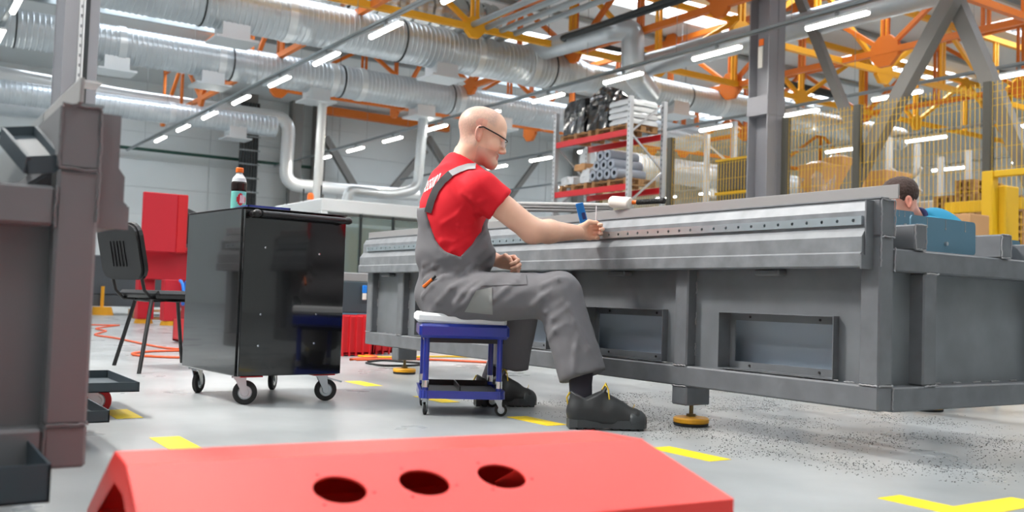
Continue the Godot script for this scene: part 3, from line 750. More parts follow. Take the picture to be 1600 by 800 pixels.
func make_machines() -> void:
	machine("long grey welded steel machine frame in front of the seated worker", 2.84, 1.0, mat("frame_steel", Color.WHITE), mat("frame_panel", Color.WHITE))
	comb_plate("slate blue rectangular plate with rounded corners standing between the bearer tubes", Vector3(3.285, 0.797, -2.07), 0.41, 0.125)
	var q := PZ(1400, 343, -2.6)
	comb_plate("small slate blue plate half hidden behind the frame corner", PZ(1412, 344, -3.02), 0.17, 0.1)
	comb_plate("slate blue plate beside the second bearer tube", Vector3(3.98, 0.79, -2.3), 0.5, 0.105)
	# mallet on the rail
	var t := thing("mallet", "white headed mallet with orange neck and black ribbed grip lying on the frame", "mallet")
	var h := PX(975, 317, 2.9); var e := PX(1032, 315, 2.95); e.y = h.y
	var b := MB.new(); var ax := ray(975, 317).cross(Vector3.UP).normalized()
	var hd := Vector3(-0.25, 0.1, -0.9).normalized()
	b.lathe(h - hd * 0.055 + Vector3(-0.02, 0, 0), hd, [[0, 0], [0.024, 0], [0.028, 0.006], [0.028, 0.1], [0.024, 0.11], [0, 0.11]], 20); put(b, "head", mat("white_plastic", Color.WHITE), t)
	var dd := (e - h).normalized()
	b = MB.new(); b.cyl(h + dd * 0.02, h + dd * 0.075, 0.011, 0.009, 12); put(b, "neck", mat("orange", Color.WHITE), t)
	b = MB.new()
	var pr := []
	for k in 14: pr.append([0.010, 0.073 + k * 0.0095]); pr.append([0.0125, 0.077 + k * 0.0095]); pr.append([0.0125, 0.08 + k * 0.0095])
	pr.append([0.014, 0.21]); pr.append([0.014, 0.222]); pr.append([0, 0.224])
	b.lathe(h, dd, pr, 14); put(b, "grip", mat("rubber", Color.WHITE), t)
	# pale tubes lying on the frame behind the worker's arm
	for k in 3:
		var a := PX(800, 318 + 5 * k, 3.1 + 0.05 * k); var c := PX(955, 321 + 4 * k, 3.02 + 0.05 * k)
		b = MB.new(); var d2 := c - a; b.cyl(Vector3.ZERO, d2, 0.012, 0.012, 10)
		var o := put(b, "pale_tube", mat("flange_steel", Color.WHITE)); o.position = a
		meta(o, "thin pale metal tube lying on the frame behind the worker's arm", "tube", "tubes lying on the frame")
	b = MB.new()
	for z in [-3.6, -4.6]: b.box(Vector3(3.03, 0.821, z - 0.03), Vector3(3.11, 0.95, z + 0.03))
	var tr := put(b, "tube_trestle", mat("flange_steel", Color.WHITE)); meta(tr, "pale support blocks under the thin tubes on the frame", "support")
	# left machine
	my = -0.024; mz = -0.06
	machine("dark brown grey machine frame end with stepped rail, cut by the picture edge", 0.372, -1.0, mat("brown_steel", Color.WHITE), mat("brown_steel", Color.WHITE))
	b = MB.new(); b.prism(PackedVector2Array([Vector2(0.03, 0.731), Vector2(0.36, 0.95), Vector2(0.36, 0.96), Vector2(0.31, 0.96), Vector2(-0.2, 0.731)]), -0.008, 0.008)
	b.box(Vector3(0.3, 0.955, -0.06), Vector3(0.4, 0.965, 0.02))
	b = MB.new()
	var pz := -2.55
	var pl := PackedVector2Array()
	for p in [[-60, 300], [118, 128], [127, 124], [127, 170], [96, 196], [94, 237], [30, 284], [-60, 300]]:
		var w := PZ(p[0], p[1], pz); pl.append(Vector2(w.x, maxf(w.y, 0.70)))
	pl.remove_at(pl.size() - 1)
	b.prism(pl, pz - 0.006, pz + 0.006)
	var w1 := PZ(125, 124, pz); b.box(Vector3(w1.x, w1.y - 0.006, pz - 0.08), Vector3(w1.x + 0.05, w1.y, pz + 0.006))
	var g := put(b, "gusset_bracket", mat("gusset_white", Color.WHITE)); meta(g, "white sloping gusset bracket bolted behind the dark machine end", "bracket")
	t = thing("dark_tray", "tilted dark slate steel tray resting on the dark machine cross beam", "tray")
	b = MB.new()
	var p0 := PZ(3, 212, -2.28); var p1 := PZ(42, 276, -2.1); var p2 := PZ(94, 256, -2.1); var p3 := PZ(55, 210, -2.28)
	p1.y = maxf(p1.y, 0.742); p2.y = maxf(p2.y, 0.75)
	var up := (p1 - p0).cross(p3 - p0).normalized(); if up.y < 0: up = -up
	b.face([p0, p1, p2, p3], up); b.face([p0 - up * 0.004, p1 - up * 0.004, p2 - up * 0.004, p3 - up * 0.004], -up)
	put(b, "tray_floor", mat("dark_slate", Color.WHITE), t)
	for pr2 in [[p0, p1], [p1, p2], [p2, p3], [p3, p0]]:
		b = MB.new(); b.beam(pr2[0], pr2[1], 0.008, 0.035); put(b, "rim", mat("dark_slate", Color.WHITE), t)

func make_red_cover() -> void:
	var t := thing("red_cover", "red painted folded sheet cover with three round holes lying on the floor", "machine cover", Vector3(0.331, 0.25, -1.612), atan2(-0.0828, 0.9966))
	# local: x along, y up (0 = top), z towards the viewer
	var L := 0.9
	var m := mat("red_paint", Color.WHITE)
	var sec := [[-0.36, -0.25], [-0.36, -0.165], [0.0, 0.0], [0.135, 0.0], [0.352, -0.074], [0.352, -0.25]]  # z, y
	var th := 0.004
	var names := ["rear_side", "rear_slope", "top_strip", "front_slope", "front_side"]
	for i in 5:
		var a := Vector2(sec[i][0], sec[i][1]); var c := Vector2(sec[i + 1][0], sec[i + 1][1])
		var d := (c - a).normalized(); var nn := Vector2(-d.y, d.x); if nn.y < -0.01 or (absf(nn.y) < 0.01 and ((i == 0 and nn.x > 0) or (i == 4 and nn.x < 0))): nn = -nn
		var b := MB.new()
		var xr := L if i < 3 else L
		var ex0 := 0.0; var ex1 := 0.0
		if i == 3:
			# slope with holes: strips around octagons
			var hs := [[0.29, 0.107], [0.43, 0.103], [0.57, 0.1]]
			var len2 := (c - a).length()
			var cuts := [0.0, 0.2, 0.36, 0.5, 0.64, 0.99]
			b.x = Transform3D(Basis(Vector3.RIGHT, Vector3(0, d.y, d.x), Vector3(0, nn.y, nn.x)), Vector3(0, a.y, a.x))
			for k in 5:
				var x0: float = cuts[k]; var x1: float = cuts[k + 1]
				if k == 0 or k == 4:
					b.face([Vector3(x0, 0, 0), Vector3(x1 if k == 0 else 0.925, 0, 0), Vector3(x1 if k == 0 else 0.965, len2, 0), Vector3(x0, len2, 0)], Vector3(0, 0, 1))
					b.face([Vector3(x0, 0, -th), Vector3(x1 if k == 0 else 0.925, 0, -th), Vector3(x1 if k == 0 else 0.965, len2, -th), Vector3(x0, len2, -th)], Vector3(0, 0, -1))
				else:
					var hx: float = hs[k - 1][0]; var hy: float = hs[k - 1][1]; var R := 0.041
					var N := 32
					var an := fan(hx - x0, x1 - hx, hy, len2 - hy, N)
					for q in an.size() - 1:
						var pts := []
						for e in [an[q], an[q + 1]]:
							var dv := Vector2.from_angle(e)
							var f := 1e9
							if dv.x > 1e-6: f = minf(f, (x1 - hx) / dv.x)
							if dv.x < -1e-6: f = minf(f, (x0 - hx) / dv.x)
							if dv.y > 1e-6: f = minf(f, (len2 - hy) / dv.y)
							if dv.y < -1e-6: f = minf(f, (0 - hy) / dv.y)
							pts.append([Vector3(hx + dv.x * R, hy + dv.y * R, 0), Vector3(hx + dv.x * f, hy + dv.y * f, 0)])
						b.face([pts[0][0], pts[0][1], pts[1][1], pts[1][0]], Vector3(0, 0, 1))
						var dz := Vector3(0, 0, -th)
						b.face([pts[0][0] + dz, pts[0][1] + dz, pts[1][1] + dz, pts[1][0] + dz], Vector3(0, 0, -1))
						b.face([pts[0][0], pts[1][0], pts[1][0] + dz, pts[0][0] + dz], Vector3(hx, hy, 0) - pts[0][0])
			put(b, names[i], m, t)
			for k in 3:
				for an in [0.3, 2.3, 4.3]:
					b = MB.new(); b.x = Transform3D(Basis(Vector3.RIGHT, Vector3(0, d.y, d.x), Vector3(0, nn.y, nn.x)), Vector3(0, a.y, a.x))
					var pc := Vector3(hs[k][0] + cos(an) * 0.052, hs[k][1] + sin(an) * 0.052, 0)
					b.cyl(pc - Vector3(0, 0, 0.002), pc + Vector3(0, 0, 0.0008), 0.003, 0.003, 8); put(b, "rivet_hole", mat("red_deep", Color.WHITE), t)
		else:
			b.x = Transform3D(Basis(Vector3.RIGHT, Vector3(0, d.y, d.x), Vector3(0, nn.y, nn.x)), Vector3(0, a.y, a.x))
			var xe: float = [0.9, 0.87, 0.9, 0.93, 0.965][i]
			b.box(Vector3(0, 0, -th), Vector3(xe if i != 2 else 0.9, (c - a).length(), 0), 0.0015)
			if i == 2: b.face([Vector3(0.9, 0, 0), Vector3(0.9, 0.135, 0), Vector3(0.93, 0.135, 0)], Vector3(0, 0, 1))
			put(b, names[i], m, t)
	# end return flange
	var b2 := MB.new()
	var inner := [[-0.315, -0.25], [-0.315, -0.185], [0.015, -0.045], [0.115, -0.045], [0.3, -0.115], [0.3, -0.25]]
	for i in 5:
		b2.face([Vector3(-0.001, sec[i][1], sec[i][0]), Vector3(-0.001, sec[i + 1][1], sec[i + 1][0]), Vector3(-0.001, inner[i + 1][1], inner[i + 1][0]), Vector3(-0.001, inner[i][1], inner[i][0])], Vector3.LEFT)
		b2.face([Vector3(0.003, sec[i][1], sec[i][0]), Vector3(0.003, sec[i + 1][1], sec[i + 1][0]), Vector3(0.003, inner[i + 1][1], inner[i + 1][0]), Vector3(0.003, inner[i][1], inner[i][0])], Vector3.RIGHT)
	put(b2, "end_flange", m, t)
	b2 = MB.new()
	var cap := []
	for i in 6: cap.append(Vector3([0.9, 0.87, 0.9, 0.925, 0.963, 0.963][i], sec[i][1], sec[i][0]))
	b2.face(cap, Vector3.RIGHT); put(b2, "end_plate", m, t)
	b2 = MB.new(); b2.box(Vector3(0.004, -0.25, -0.355), Vector3(0.86, -0.246, 0.348)); put(b2, "bottom_sheet", m, t)

# ---------- casters, cabinet, stool ----------
func caster(parent: Node3D, at: Vector3, r: float, turn: float, tyre: Material, top: float, brake := false) -> void:
	var xf := Transform3D(Basis(Vector3.UP, turn), at)
	var o := Node3D.new(); o.name = "caster"; parent.add_child(o, true); o.transform = xf
	var off := r * 0.5
	var w := r * 0.42
	var b := MB.new(); b.lathe(Vector3(off, r, -w / 2), Vector3(0, 0, 1), [[r * 0.58, 0], [r * 0.93, 0], [r, w * 0.15], [r, w * 0.85], [r * 0.93, w], [r * 0.58, w]], 28); put(b, "tyre", tyre, o)
	b = MB.new(); b.lathe(Vector3(off, r, -w / 2), Vector3(0, 0, 1), [[0, w * 0.05], [r * 0.3, w * 0.05], [r * 0.35, w * 0.2], [r * 0.5, w * 0.2], [r * 0.59, w * 0.02], [r * 0.59, w * 0.98], [r * 0.5, w * 0.8], [r * 0.35, w * 0.8], [r * 0.3, w * 0.95], [0, w * 0.95]], 24); put(b, "hub", mat("zinc", Color.WHITE), o)
	b = MB.new()
	for s in [-1.0, 1.0]:
		var zz: float = s * w * 0.72
		b.prism(PackedVector2Array([Vector2(-r * 0.35, top - 0.012), Vector2(r * 0.55, top - 0.012), Vector2(off + r * 0.22, r * 0.85), Vector2(off, r * 0.75), Vector2(off - r * 0.22, r * 0.9)]), zz - 0.002, zz + 0.002)
	b.box(Vector3(-r * 0.4, top - 0.016, -w * 0.75), Vector3(r * 0.6, top - 0.008, w * 0.75)); b.cyl(Vector3(off, r, -w * 0.85), Vector3(off, r, w * 0.85), 0.008, 0.008, 8)
	put(b, "fork", mat("zinc", Color.WHITE), o)
	b = MB.new(); b.box(Vector3(-r * 0.6, top - 0.008, -r * 0.55), Vector3(r * 0.6, top, r * 0.55)); put(b, "mounting_plate", mat("zinc", Color.WHITE), o)
	if brake:
		b = MB.new(); b.x = Transform3D(Basis(Vector3(0, 0, 1), -0.25), Vector3(r * 0.6, top - 0.02, 0)); b.box(Vector3(0, -0.004, -0.02), Vector3(0.07, 0.004, 0.02)); put(b, "brake_lever", mat("zinc", Color.WHITE), o)

func make_cabinet() -> void:
	var a := -0.178  # front left -> right direction
	var fl := Vector3(1.375, 0, -4.2)
	var t := thing("tool_cabinet", "glossy black wheeled tool cabinet with a bar handle, beside the worker", "cabinet", Vector3(1.352, 0, -4.19), 0.1)
	# local x right, z towards viewer; front plane z=0, depth to -0.6
	var W := 0.515; var dep := 0.665; var y0 := 0.128; var y1 := 0.882
	var m := mat("cabinet_black", Color.WHITE)
	var b := MB.new(); b.box(Vector3(0, y0, -dep), Vector3(W, y1 - 0.004, -0.02), 0.004); put(b, "body", m, t)
	b = MB.new(); b.box(Vector3(0.004, y0 + 0.004, -0.0195), Vector3(W - 0.004, y1 - 0.008, 0.0), 0.002); put(b, "rear_panel", m, t)
	b = MB.new(); b.box(Vector3(-0.001, y1 - 0.004, -dep), Vector3(W + 0.001, y1, 0.001), 0.001); put(b, "top_sheet", mat("black_plastic", Color.WHITE), t)
	b = MB.new(); b.box(Vector3(-0.0015, y0, -0.03), Vector3(0.0, y1 - 0.01, -0.026)); put(b, "side_seam", mat("rubber", Color.WHITE), t)
	for p in [[0.105, 0.705], [0.375, 0.69], [0.095, 0.405], [0.37, 0.41], [0.09, 0.265], [0.365, 0.275]]:
		b = MB.new(); b.lathe(Vector3(p[0], p[1], 0), Vector3(0, 0, 1), [[0.006, 0], [0.005, 0.003], [0, 0.004]], 10); put(b, "rivet", mat("chrome", Color.WHITE), t)
	var hd := Node3D.new(); hd.name = "handle"; t.add_child(hd)
	b = MB.new(); b.cyl(Vector3(0.06, y1 - 0.03, 0.05), Vector3(W - 0.03, y1 - 0.03, 0.05), 0.014, 0.014, 16); put(b, "bar", mat("black_plastic", Color.WHITE), hd)
	for xx in [0.035, W - 0.025]:
		b = MB.new(); b.cyl(Vector3(xx, y1 - 0.03, 0.0), Vector3(xx, y1 - 0.03, 0.055), 0.014, 0.012, 12); b.ball(Vector3(xx, y1 - 0.03, 0.052), Vector3(0.022, 0.018, 0.018)); put(b, "bracket", mat("black_plastic", Color.WHITE), hd)
	caster(t, Vector3(0.04, 0, -0.07), 0.054, -0.42, mat("rubber", Color.WHITE), y0)
	caster(t, Vector3(W - 0.07, 0, -0.07), 0.052, -0.3, mat("rubber", Color.WHITE), y0, true)
	caster(t, Vector3(0.05, 0, -dep + 0.07), 0.052, 0.75, mat("rubber", Color.WHITE), y0)
	caster(t, Vector3(W - 0.07, 0, -dep + 0.07), 0.052, 0.85, mat("rubber", Color.WHITE), y0)
	b = MB.new(); b.box(Vector3(0.03, y0 - 0.005, -0.12), Vector3(0.13, y0, -0.02)); b.box(Vector3(W - 0.13, y0 - 0.005, -0.12), Vector3(W - 0.02, y0, -0.02)); put(b, "caster_plates", mat("red_deep", Color.WHITE), t)
	var tx := t.transform
	# bottle on top
	var bt := thing("drink_bottle", "clear drink bottle with orange cap, dark drink and teal label on the black cabinet", "bottle", tx * Vector3(0.11, 0.882, -0.33))
	b = MB.new(); b.lathe(Vector3.ZERO, Vector3.UP, [[0, 0.001], [0.03, 0.001], [0.034, 0.006], [0.034, 0.1], [0.036, 0.11], [0.036, 0.135], [0.031, 0.16], [0.016, 0.18], [0.013, 0.19], [0.013, 0.2], [0, 0.2]], 24); put(b, "bottle_body", mat("wrap_clear", Color.WHITE), bt)
	b = MB.new(); b.lathe(Vector3.ZERO, Vector3.UP, [[0.0345, 0.095], [0.0365, 0.108], [0.0366, 0.135], [0.035, 0.143]], 24); put(b, "drink", mat("cola", Color.WHITE), bt)
	b = MB.new(); b.lathe(Vector3.ZERO, Vector3.UP, [[0.0348, 0.015], [0.0352, 0.02], [0.0352, 0.094], [0.0348, 0.098]], 24); put(b, "label_wrap", mat("bottle_label", Color.WHITE), bt)
	b = MB.new()
	for k in 9:
		var an := deg_to_rad(122 - 9 * k); var hh: float = [0.012, 0.022, 0.028, 0.03, 0.026, 0.02, 0.014, 0.02, 0.012][k]
		var an2 := an - deg_to_rad(9)
		var q := []
		for e in [[an, -1], [an2, -1], [an2, 1], [an, 1]]: q.append(Vector3(cos(e[0]) * 0.0356, 0.058 + e[1] * hh, sin(e[0]) * 0.0356))
		b.face(q, Vector3(cos(an), 0, sin(an)))
	put(b, "red_print", mat("bottle_red", Color.WHITE), bt)
	b = MB.new()
	for k in 4:
		var an := deg_to_rad(98 - 11 * k)
		var q := []
		for e in [[an, -0.018], [an - 0.12, -0.016], [an - 0.16, 0.022], [an - 0.06, 0.02]]: q.append(Vector3(cos(e[0]) * 0.036, 0.058 + e[1], sin(e[0]) * 0.036))
		b.face(q, Vector3(cos(an), 0, sin(an)))
	put(b, "white_print", mat("white_print", Color.WHITE), bt)
	b = MB.new(); b.lathe(Vector3.ZERO, Vector3.UP, [[0.0175, 0.188], [0.0185, 0.19], [0.0185, 0.208], [0.0165, 0.212], [0, 0.212]], 18); put(b, "cap", mat("orange", Color.WHITE), bt)
	var rg := thing("blue_tray", "flat blue tray lying on the black cabinet top", "tray", tx * Vector3(0.15, 0.882, -0.15))
	b = MB.new(); b.box(Vector3(-0.1, 0, -0.08), Vector3(0.1, 0.004, 0.1)); b.box(Vector3(-0.1, 0, 0.094), Vector3(0.1, 0.014, 0.1)); b.box(Vector3(-0.1, 0, -0.08), Vector3(-0.094, 0.014, 0.1)); b.box(Vector3(0.094, 0, -0.08), Vector3(0.1, 0.014, 0.1)); put(b, "tray_shell", mat("blue_enamel", Color.WHITE), rg)

func make_stool() -> void:
	# local x = along the picture's right, z towards the viewer
	var t := thing("work_stool", "blue rolling work stool with a tool tray under the seat", "stool", Vector3(1.985, 0, -3.66), atan2(-0.44, 0.9))
	var m := mat("blue_enamel", Color.WHITE)
	var W := 0.338; var dp := 0.36; var ys := 0.333
	# seat pan
	var b := MB.new(); b.box(Vector3(-0.02, ys, -dp - 0.02), Vector3(W + 0.032, ys + 0.062, 0.03), 0.012); put(b, "seat", m, t)
	b = MB.new(); b.box(Vector3(0.01, ys - 0.02, -dp), Vector3(W + 0.01, ys - 0.0005, 0.0)); put(b, "seat_board", mat("black_plastic", Color.WHITE), t)
	for p in [[0.015, -0.005], [W - 0.005, -0.005], [0.015, -dp + 0.01], [W - 0.005, -dp + 0.01]]:
		b = MB.new(); b.cyl(Vector3(p[0], 0.105, p[1]), Vector3(p[0], ys - 0.001, p[1]), 0.013, 0.013, 12); put(b, "leg", m, t)
		b = MB.new(); b.cyl(Vector3(p[0], 0.12, p[1]), Vector3(p[0], 0.15, p[1]), 0.016, 0.016, 10); put(b, "joint", mat("chrome", Color.WHITE), t)
		caster(t, Vector3(p[0] + (0.0), 0, p[1]), 0.027, 1.3 if p[0] < 0.1 else 0.0, mat("rubber", Color.WHITE), 0.073)
	var fr := PackedVector3Array(); var rr := 0.03
	for c in [[W + 0.02 - rr, 0.012 - rr, 0.0], [0.0 + rr - 0.005, 0.012 - rr, 0.25], [0.0 + rr - 0.005, -dp + rr, 0.5], [W + 0.02 - rr, -dp + rr, 0.75]]:
		for k in 5:
			var an: float = PI / 2 * (1.0 - k / 4.0) - TAU * c[2] + 0.0
			an = PI / 2 + TAU * c[2] - PI / 2 + PI / 2 * k / 4.0
			fr.append(Vector3(c[0] + cos(an) * rr, 0.09, c[1] + sin(an) * rr))
	fr.append(fr[0])
	b = MB.new()
	for i in fr.size() - 1: b.beam(fr[i], fr[i + 1], 0.012, 0.034)
	put(b, "base_frame", m, t)
	b = MB.new(); b.box(Vector3(0.01, 0.095, -dp + 0.01), Vector3(W, 0.1, -0.005)); b.box(Vector3(W * 0.48, 0.1, -dp + 0.01), Vector3(W * 0.48 + 0.006, 0.125, -0.005)); b.box(Vector3(0.01, 0.1, -dp + 0.01), Vector3(W, 0.125, -dp + 0.016)); put(b, "tool_tray", mat("black_plastic", Color.WHITE), t)
	var f := thing("foam_cushion", "white foam pad on the blue stool under the worker", "cushion", t.position, t.rotation.y)
	b = MB.new(); b.x = Transform3D(Basis(Vector3(0, 0, 1), -0.03), Vector3(0, ys + 0.064, 0)); b.box(Vector3(-0.035, 0, -dp), Vector3(W + 0.02, 0.044, 0.02), 0.012); put(b, "pad", mat("foam", Color.WHITE), f)

# ---------- floor marks, cords, left side ----------
func make_floor_marks() -> void:
	var m := mat("floor_yellow", Color.WHITE)
	var list := []
	for z in [-1.34, -2.27, -3.18, -4.05, -4.9, -5.8, -6.65]:
		list.append([2.31, 2.41, z - 0.3, z, "yellow floor tape dash of the line in front of the long grey frame"])
	for z in [-1.35, -2.24, -3.11, -3.93, -4.8]:
		list.append([0.805, 0.905, z - 0.29, z, "yellow floor tape dash of the line beside the black cabinet"])
	for a in list:
		var b := MB.new(); b.box(Vector3(-(a[1] - a[0]) / 2, 0, -(a[3] - a[2]) / 2), Vector3((a[1] - a[0]) / 2, 0.0012, (a[3] - a[2]) / 2))
		var o := put(b, "floor_dash", m); o.position = Vector3((a[0] + a[1]) / 2, 0.0, (a[2] + a[3]) / 2)
		meta(o, a[4], "floor marking", "floor dashes beside the frame" if a[0] > 2 else "floor dashes beside the cabinet")
	var b := MB.new(); b.box(Vector3(-0.14, 0, -0.05), Vector3(0.14, 0.0012, 0.05))
	var o := put(b, "floor_dash", m); o.position = Vector3(2.55, 0.0, -1.43); meta(o, "yellow floor tape bar meeting the dash line at a corner", "floor marking")
	# fine grit scattered on the floor by the frame end
	var g := MB.new(); g.box(Vector3(-1, 0, -1), Vector3(1, 0.8, 1))
	var mm := MultiMesh.new(); mm.transform_format = MultiMesh.TRANSFORM_3D; mm.mesh = g.mesh()
	var rng := RandomNumberGenerator.new(); rng.seed = 11
	var f := FastNoiseLite.new(); f.seed = 4; f.frequency = 1.6
	var xs := []
	while xs.size() < 7500:
		var p := Vector3(rng.randf_range(2.45, 4.6), 0, rng.randf_range(-4.2, -1.5))
		var dens := f.get_noise_2d(p.x, p.z) * 0.9 + 0.35 - absf(p.x - 3.2) * 0.25
		if p.z > -2.0: dens -= (p.z + 2.0) * 0.6
		if rng.randf() > dens: continue
		var s := rng.randf_range(0.0006, 0.0019)
		xs.append(Transform3D(Basis(Vector3.UP, rng.randf() * 3.0).scaled(Vector3.ONE * s), p))
	mm.instance_count = xs.size()
	for i in xs.size(): mm.set_instance_transform(i, xs[i])
	var mi := MultiMeshInstance3D.new(); mi.name = "floor_grit"; mi.multimesh = mm; mi.material_override = mat("grit", Color.WHITE); add_child(mi)
	meta(mi, "dark grit scattered on the floor under the long grey frame", "grit", "", "stuff")

func cord(label: String, px: Array, r: float, m: Material, called := "cord") -> void:
	var pts := []
	for p in px:
		var w := PY(p[0], p[1], r); pts.append(w)
	var c := Curve3D.new()
	for i in pts.size():
		var a: Vector3 = pts[maxi(i - 1, 0)]; var d: Vector3 = pts[mini(i + 1, pts.size() - 1)]
		c.add_point(pts[i] - pts[0], -(d - a) / 6.0, (d - a) / 6.0)
	var p2 := PackedVector3Array()
	var n := pts.size() * 6
	for i in n + 1:
		p2.append(c.sample_baked(c.get_baked_length() * i / n, true))
	var b := MB.new(); b.tube(p2, r, 7)
	var o := put(b, called, m); o.position = pts[0]; meta(o, label, "cord")

func make_left_side() -> void:
	cord("orange extension cord snaking over the floor behind the black chair", [[120, 507], [172, 508], [186, 508], [150, 513], [166, 517], [148, 523], [180, 528], [218, 536], [262, 544], [310, 547], [235, 549], [206, 553], [240, 557], [320, 558], [420, 550], [540, 553], [590, 557], [548, 562], [650, 561], [760, 566]], 0.009, mat("cord_orange", Color.WHITE))
	cord("yellow cord lying along the floor behind the long frame", [[560, 556], [600, 558], [700, 557], [760, 558]], 0.008, mat("fence_yellow", Color.WHITE))
	cord("black cable loop lying on the floor near the yellow levelling foot", [[575, 565], [600, 563], [640, 566], [668, 568], [640, 571], [600, 571], [572, 567]], 0.008, mat("rubber", Color.WHITE))
	# chair
	var t := thing("visitor_chair", "black padded visitor chair with thin metal legs behind the dark frame", "chair", Vector3(1.33, 0, -6.2), 0.0)
	var K := mat("black_leather", Color.WHITE); var Lm := mat("black_plastic", Color.WHITE)
	var u := Vector3(0.86, 0, -0.52); var s := Vector3(0.0, 0, 0.0)
	# frame by points: u forward (picture right, away), v toward viewer side
	var fwd := Vector3(0.88, 0, 0.35).normalized(); var side := Vector3(fwd.z, 0, -fwd.x)
	var c0 := PY(178, 571) - t.position; var c1 := PY(217, 584) - t.position; var c2 := PY(284, 567) - t.position
	var c3 := c1 + (c2 - c0)
	var hs := 0.43
	var ctr := (c0 + c1 + c2 + c3) / 4
	var tops := []
	for c in [c0, c1, c3, c2]: tops.append(ctr + (c - ctr) * 0.62 + Vector3(0, hs - ctr.y, 0))
	var k2 := 0
	for c in [c0, c1, c3, c2]:
		var b := MB.new(); b.tube(PackedVector3Array([c, tops[k2]]), 0.0125, 10); put(b, "leg", Lm, t); k2 += 1
	var b := MB.new()
	b.tube(PackedVector3Array([tops[0], tops[1], tops[2], tops[3], tops[0]]), 0.011, 8); put(b, "seat_frame", Lm, t)
	var f := ((c2 - c0).normalized() + Vector3.ZERO); f.y = 0; f = f.normalized()
	var sd := f.cross(Vector3.UP)
	b = MB.new(); b.x = Transform3D(Basis(f, Vector3.UP, sd), ctr + Vector3(0, hs + 0.012, 0))
	b.box(Vector3(-0.2, 0, -0.22), Vector3(0.24, 0.05, 0.22), 0.02); put(b, "seat", K, t)
	for sg in [-1.0, 1.0]:
		b = MB.new(); var p: Vector3 = ctr + sd * sg * 0.16
		b.tube(PackedVector3Array([p + f * 0.0 + Vector3(0, hs, 0), p - f * 0.2 + Vector3(0, hs + 0.01, 0), p - f * 0.25 + Vector3(0, hs + 0.06, 0), p - f * 0.29 + Vector3(0, hs + 0.2, 0)]), 0.011, 8); put(b, "back_tube", Lm, t)
	b = MB.new(); b.x = Transform3D(Basis(f, Vector3.UP, sd) * Basis(Vector3(0, 0, 1), 0.22), ctr - f * 0.27 + Vector3(0, hs + 0.13, 0))
	b.x = b.x * Transform3D(Basis(Vector3(0, 0, -1), Vector3.UP, Vector3.RIGHT), Vector3(0, 0.17, 0))
	b.prism(rounded(0.43, 0.33, 0.07), -0.03, 0.02); b.prism(rounded(0.45, 0.35, 0.08), -0.012, 0.012); put(b, "backrest", K, t)
	b = MB.new(); b.x = Transform3D(Basis(f, Vector3.UP, sd) * Basis(Vector3(0, 0, 1), 0.22), ctr - f * 0.27 + Vector3(0, hs + 0.13, 0))
	for k in 5: b.box(Vector3(-0.036, 0.08, -0.08 + 0.036 * k), Vector3(-0.028, 0.24, -0.072 + 0.036 * k), 0.002)
	put(b, "back_ribs", Lm, t)
	# red bench
	var bx := thing("red_workbench", "red steel workbench with a tall red back panel behind the chair", "workbench", Vector3(3.3, 0, -13.6))
	var R := mat("red_bench", Color.WHITE)
	var zp := -13.6
	var pos := bx.position
	var q0 := PZ(220, 392, zp) - pos; var q1 := PZ(268, 385, zp) - pos; var q2 := PZ(280, 298, zp) - pos; var q3 := PZ(227, 310, zp) - pos
	b = MB.new(); b.box(Vector3(q0.x, q0.y, -0.05), Vector3(q1.x + 0.06, q2.y - 0.05, 0.0), 0.01); put(b, "back_panel", R, bx)
	b = MB.new(); b.box(Vector3(q1.x + 0.061, q0.y, -0.35), Vector3(q1.x + 0.2, q2.y - 0.05, 0.0), 0.01); put(b, "panel_side", mat("red_deep", Color.WHITE), bx)
	var y1 := (PZ(260, 390, zp) - pos).y; var y0 := (PZ(260, 437, zp) - pos).y
	b = MB.new(); b.box(Vector3(q0.x + 0.1, y0, -0.5), Vector3(1.6, y1, -0.36), 0.01); put(b, "apron", R, bx)
	b = MB.new(); b.box(Vector3(q1.x + 0.21, y1, -0.9), Vector3(1.6, y1 + 0.05, -0.2), 0.01); put(b, "worktop", R, bx)
	for p in [[224, 0], [265, 1], [297, 2]]:
		var w := PZ(p[0], 505, [-14.2, -13.5, -14.0][p[1]]) - pos
		b = MB.new(); b.box(Vector3(w.x - 0.11, 0.06, w.z - 0.11), Vector3(w.x + 0.11, y0, w.z + 0.11), 0.01); put(b, "leg", R, bx)
		b = MB.new(); b.cyl(Vector3(w.x, 0, w.z), Vector3(w.x, 0.06, w.z), 0.13, 0.11, 16); put(b, "foot", mat("foot_yellow", Color.WHITE), bx)
	b = MB.new()
	for i in 6:
		for j in 4: b.box(Vector3(0.55 + 0.14 * i, y0 + 0.1 + 0.09 * j, -0.361), Vector3(0.6 + 0.14 * i, y0 + 0.15 + 0.09 * j, -0.352))
	put(b, "perforations", mat("rubber", Color.WHITE), bx)
	var dr := thing("bench_machine", "small black machine with knobs standing on the red workbench", "bench machine", PZ(289, 385, -14.2))
	dr.position.y = y1 + 0.05
	b = MB.new(); b.lathe(Vector3(-0.05, 0.3, -0.15), Vector3(0, 0, 1), [[0, 0], [0.24, 0], [0.28, 0.04], [0.28, 0.26], [0.2, 0.3], [0, 0.3]], 18); put(b, "motor", mat("black_plastic", Color.WHITE), dr)
	b = MB.new(); b.box(Vector3(-0.3, 0, -0.2), Vector3(0.75, 0.06, 0.2), 0.01); b.box(Vector3(0.25, 0.06, -0.1), Vector3(0.7, 0.28, 0.1), 0.02); put(b, "base", mat("bench_grey", Color.WHITE), dr)
	b = MB.new(); b.ball(Vector3(-0.3, 0.62, 0), Vector3(0.06, 0.06, 0.06)); b.cyl(Vector3(-0.3, 0.6, 0), Vector3(-0.15, 0.4, 0), 0.03, 0.03, 8); put(b, "lever", mat("red_deep", Color.WHITE), dr)
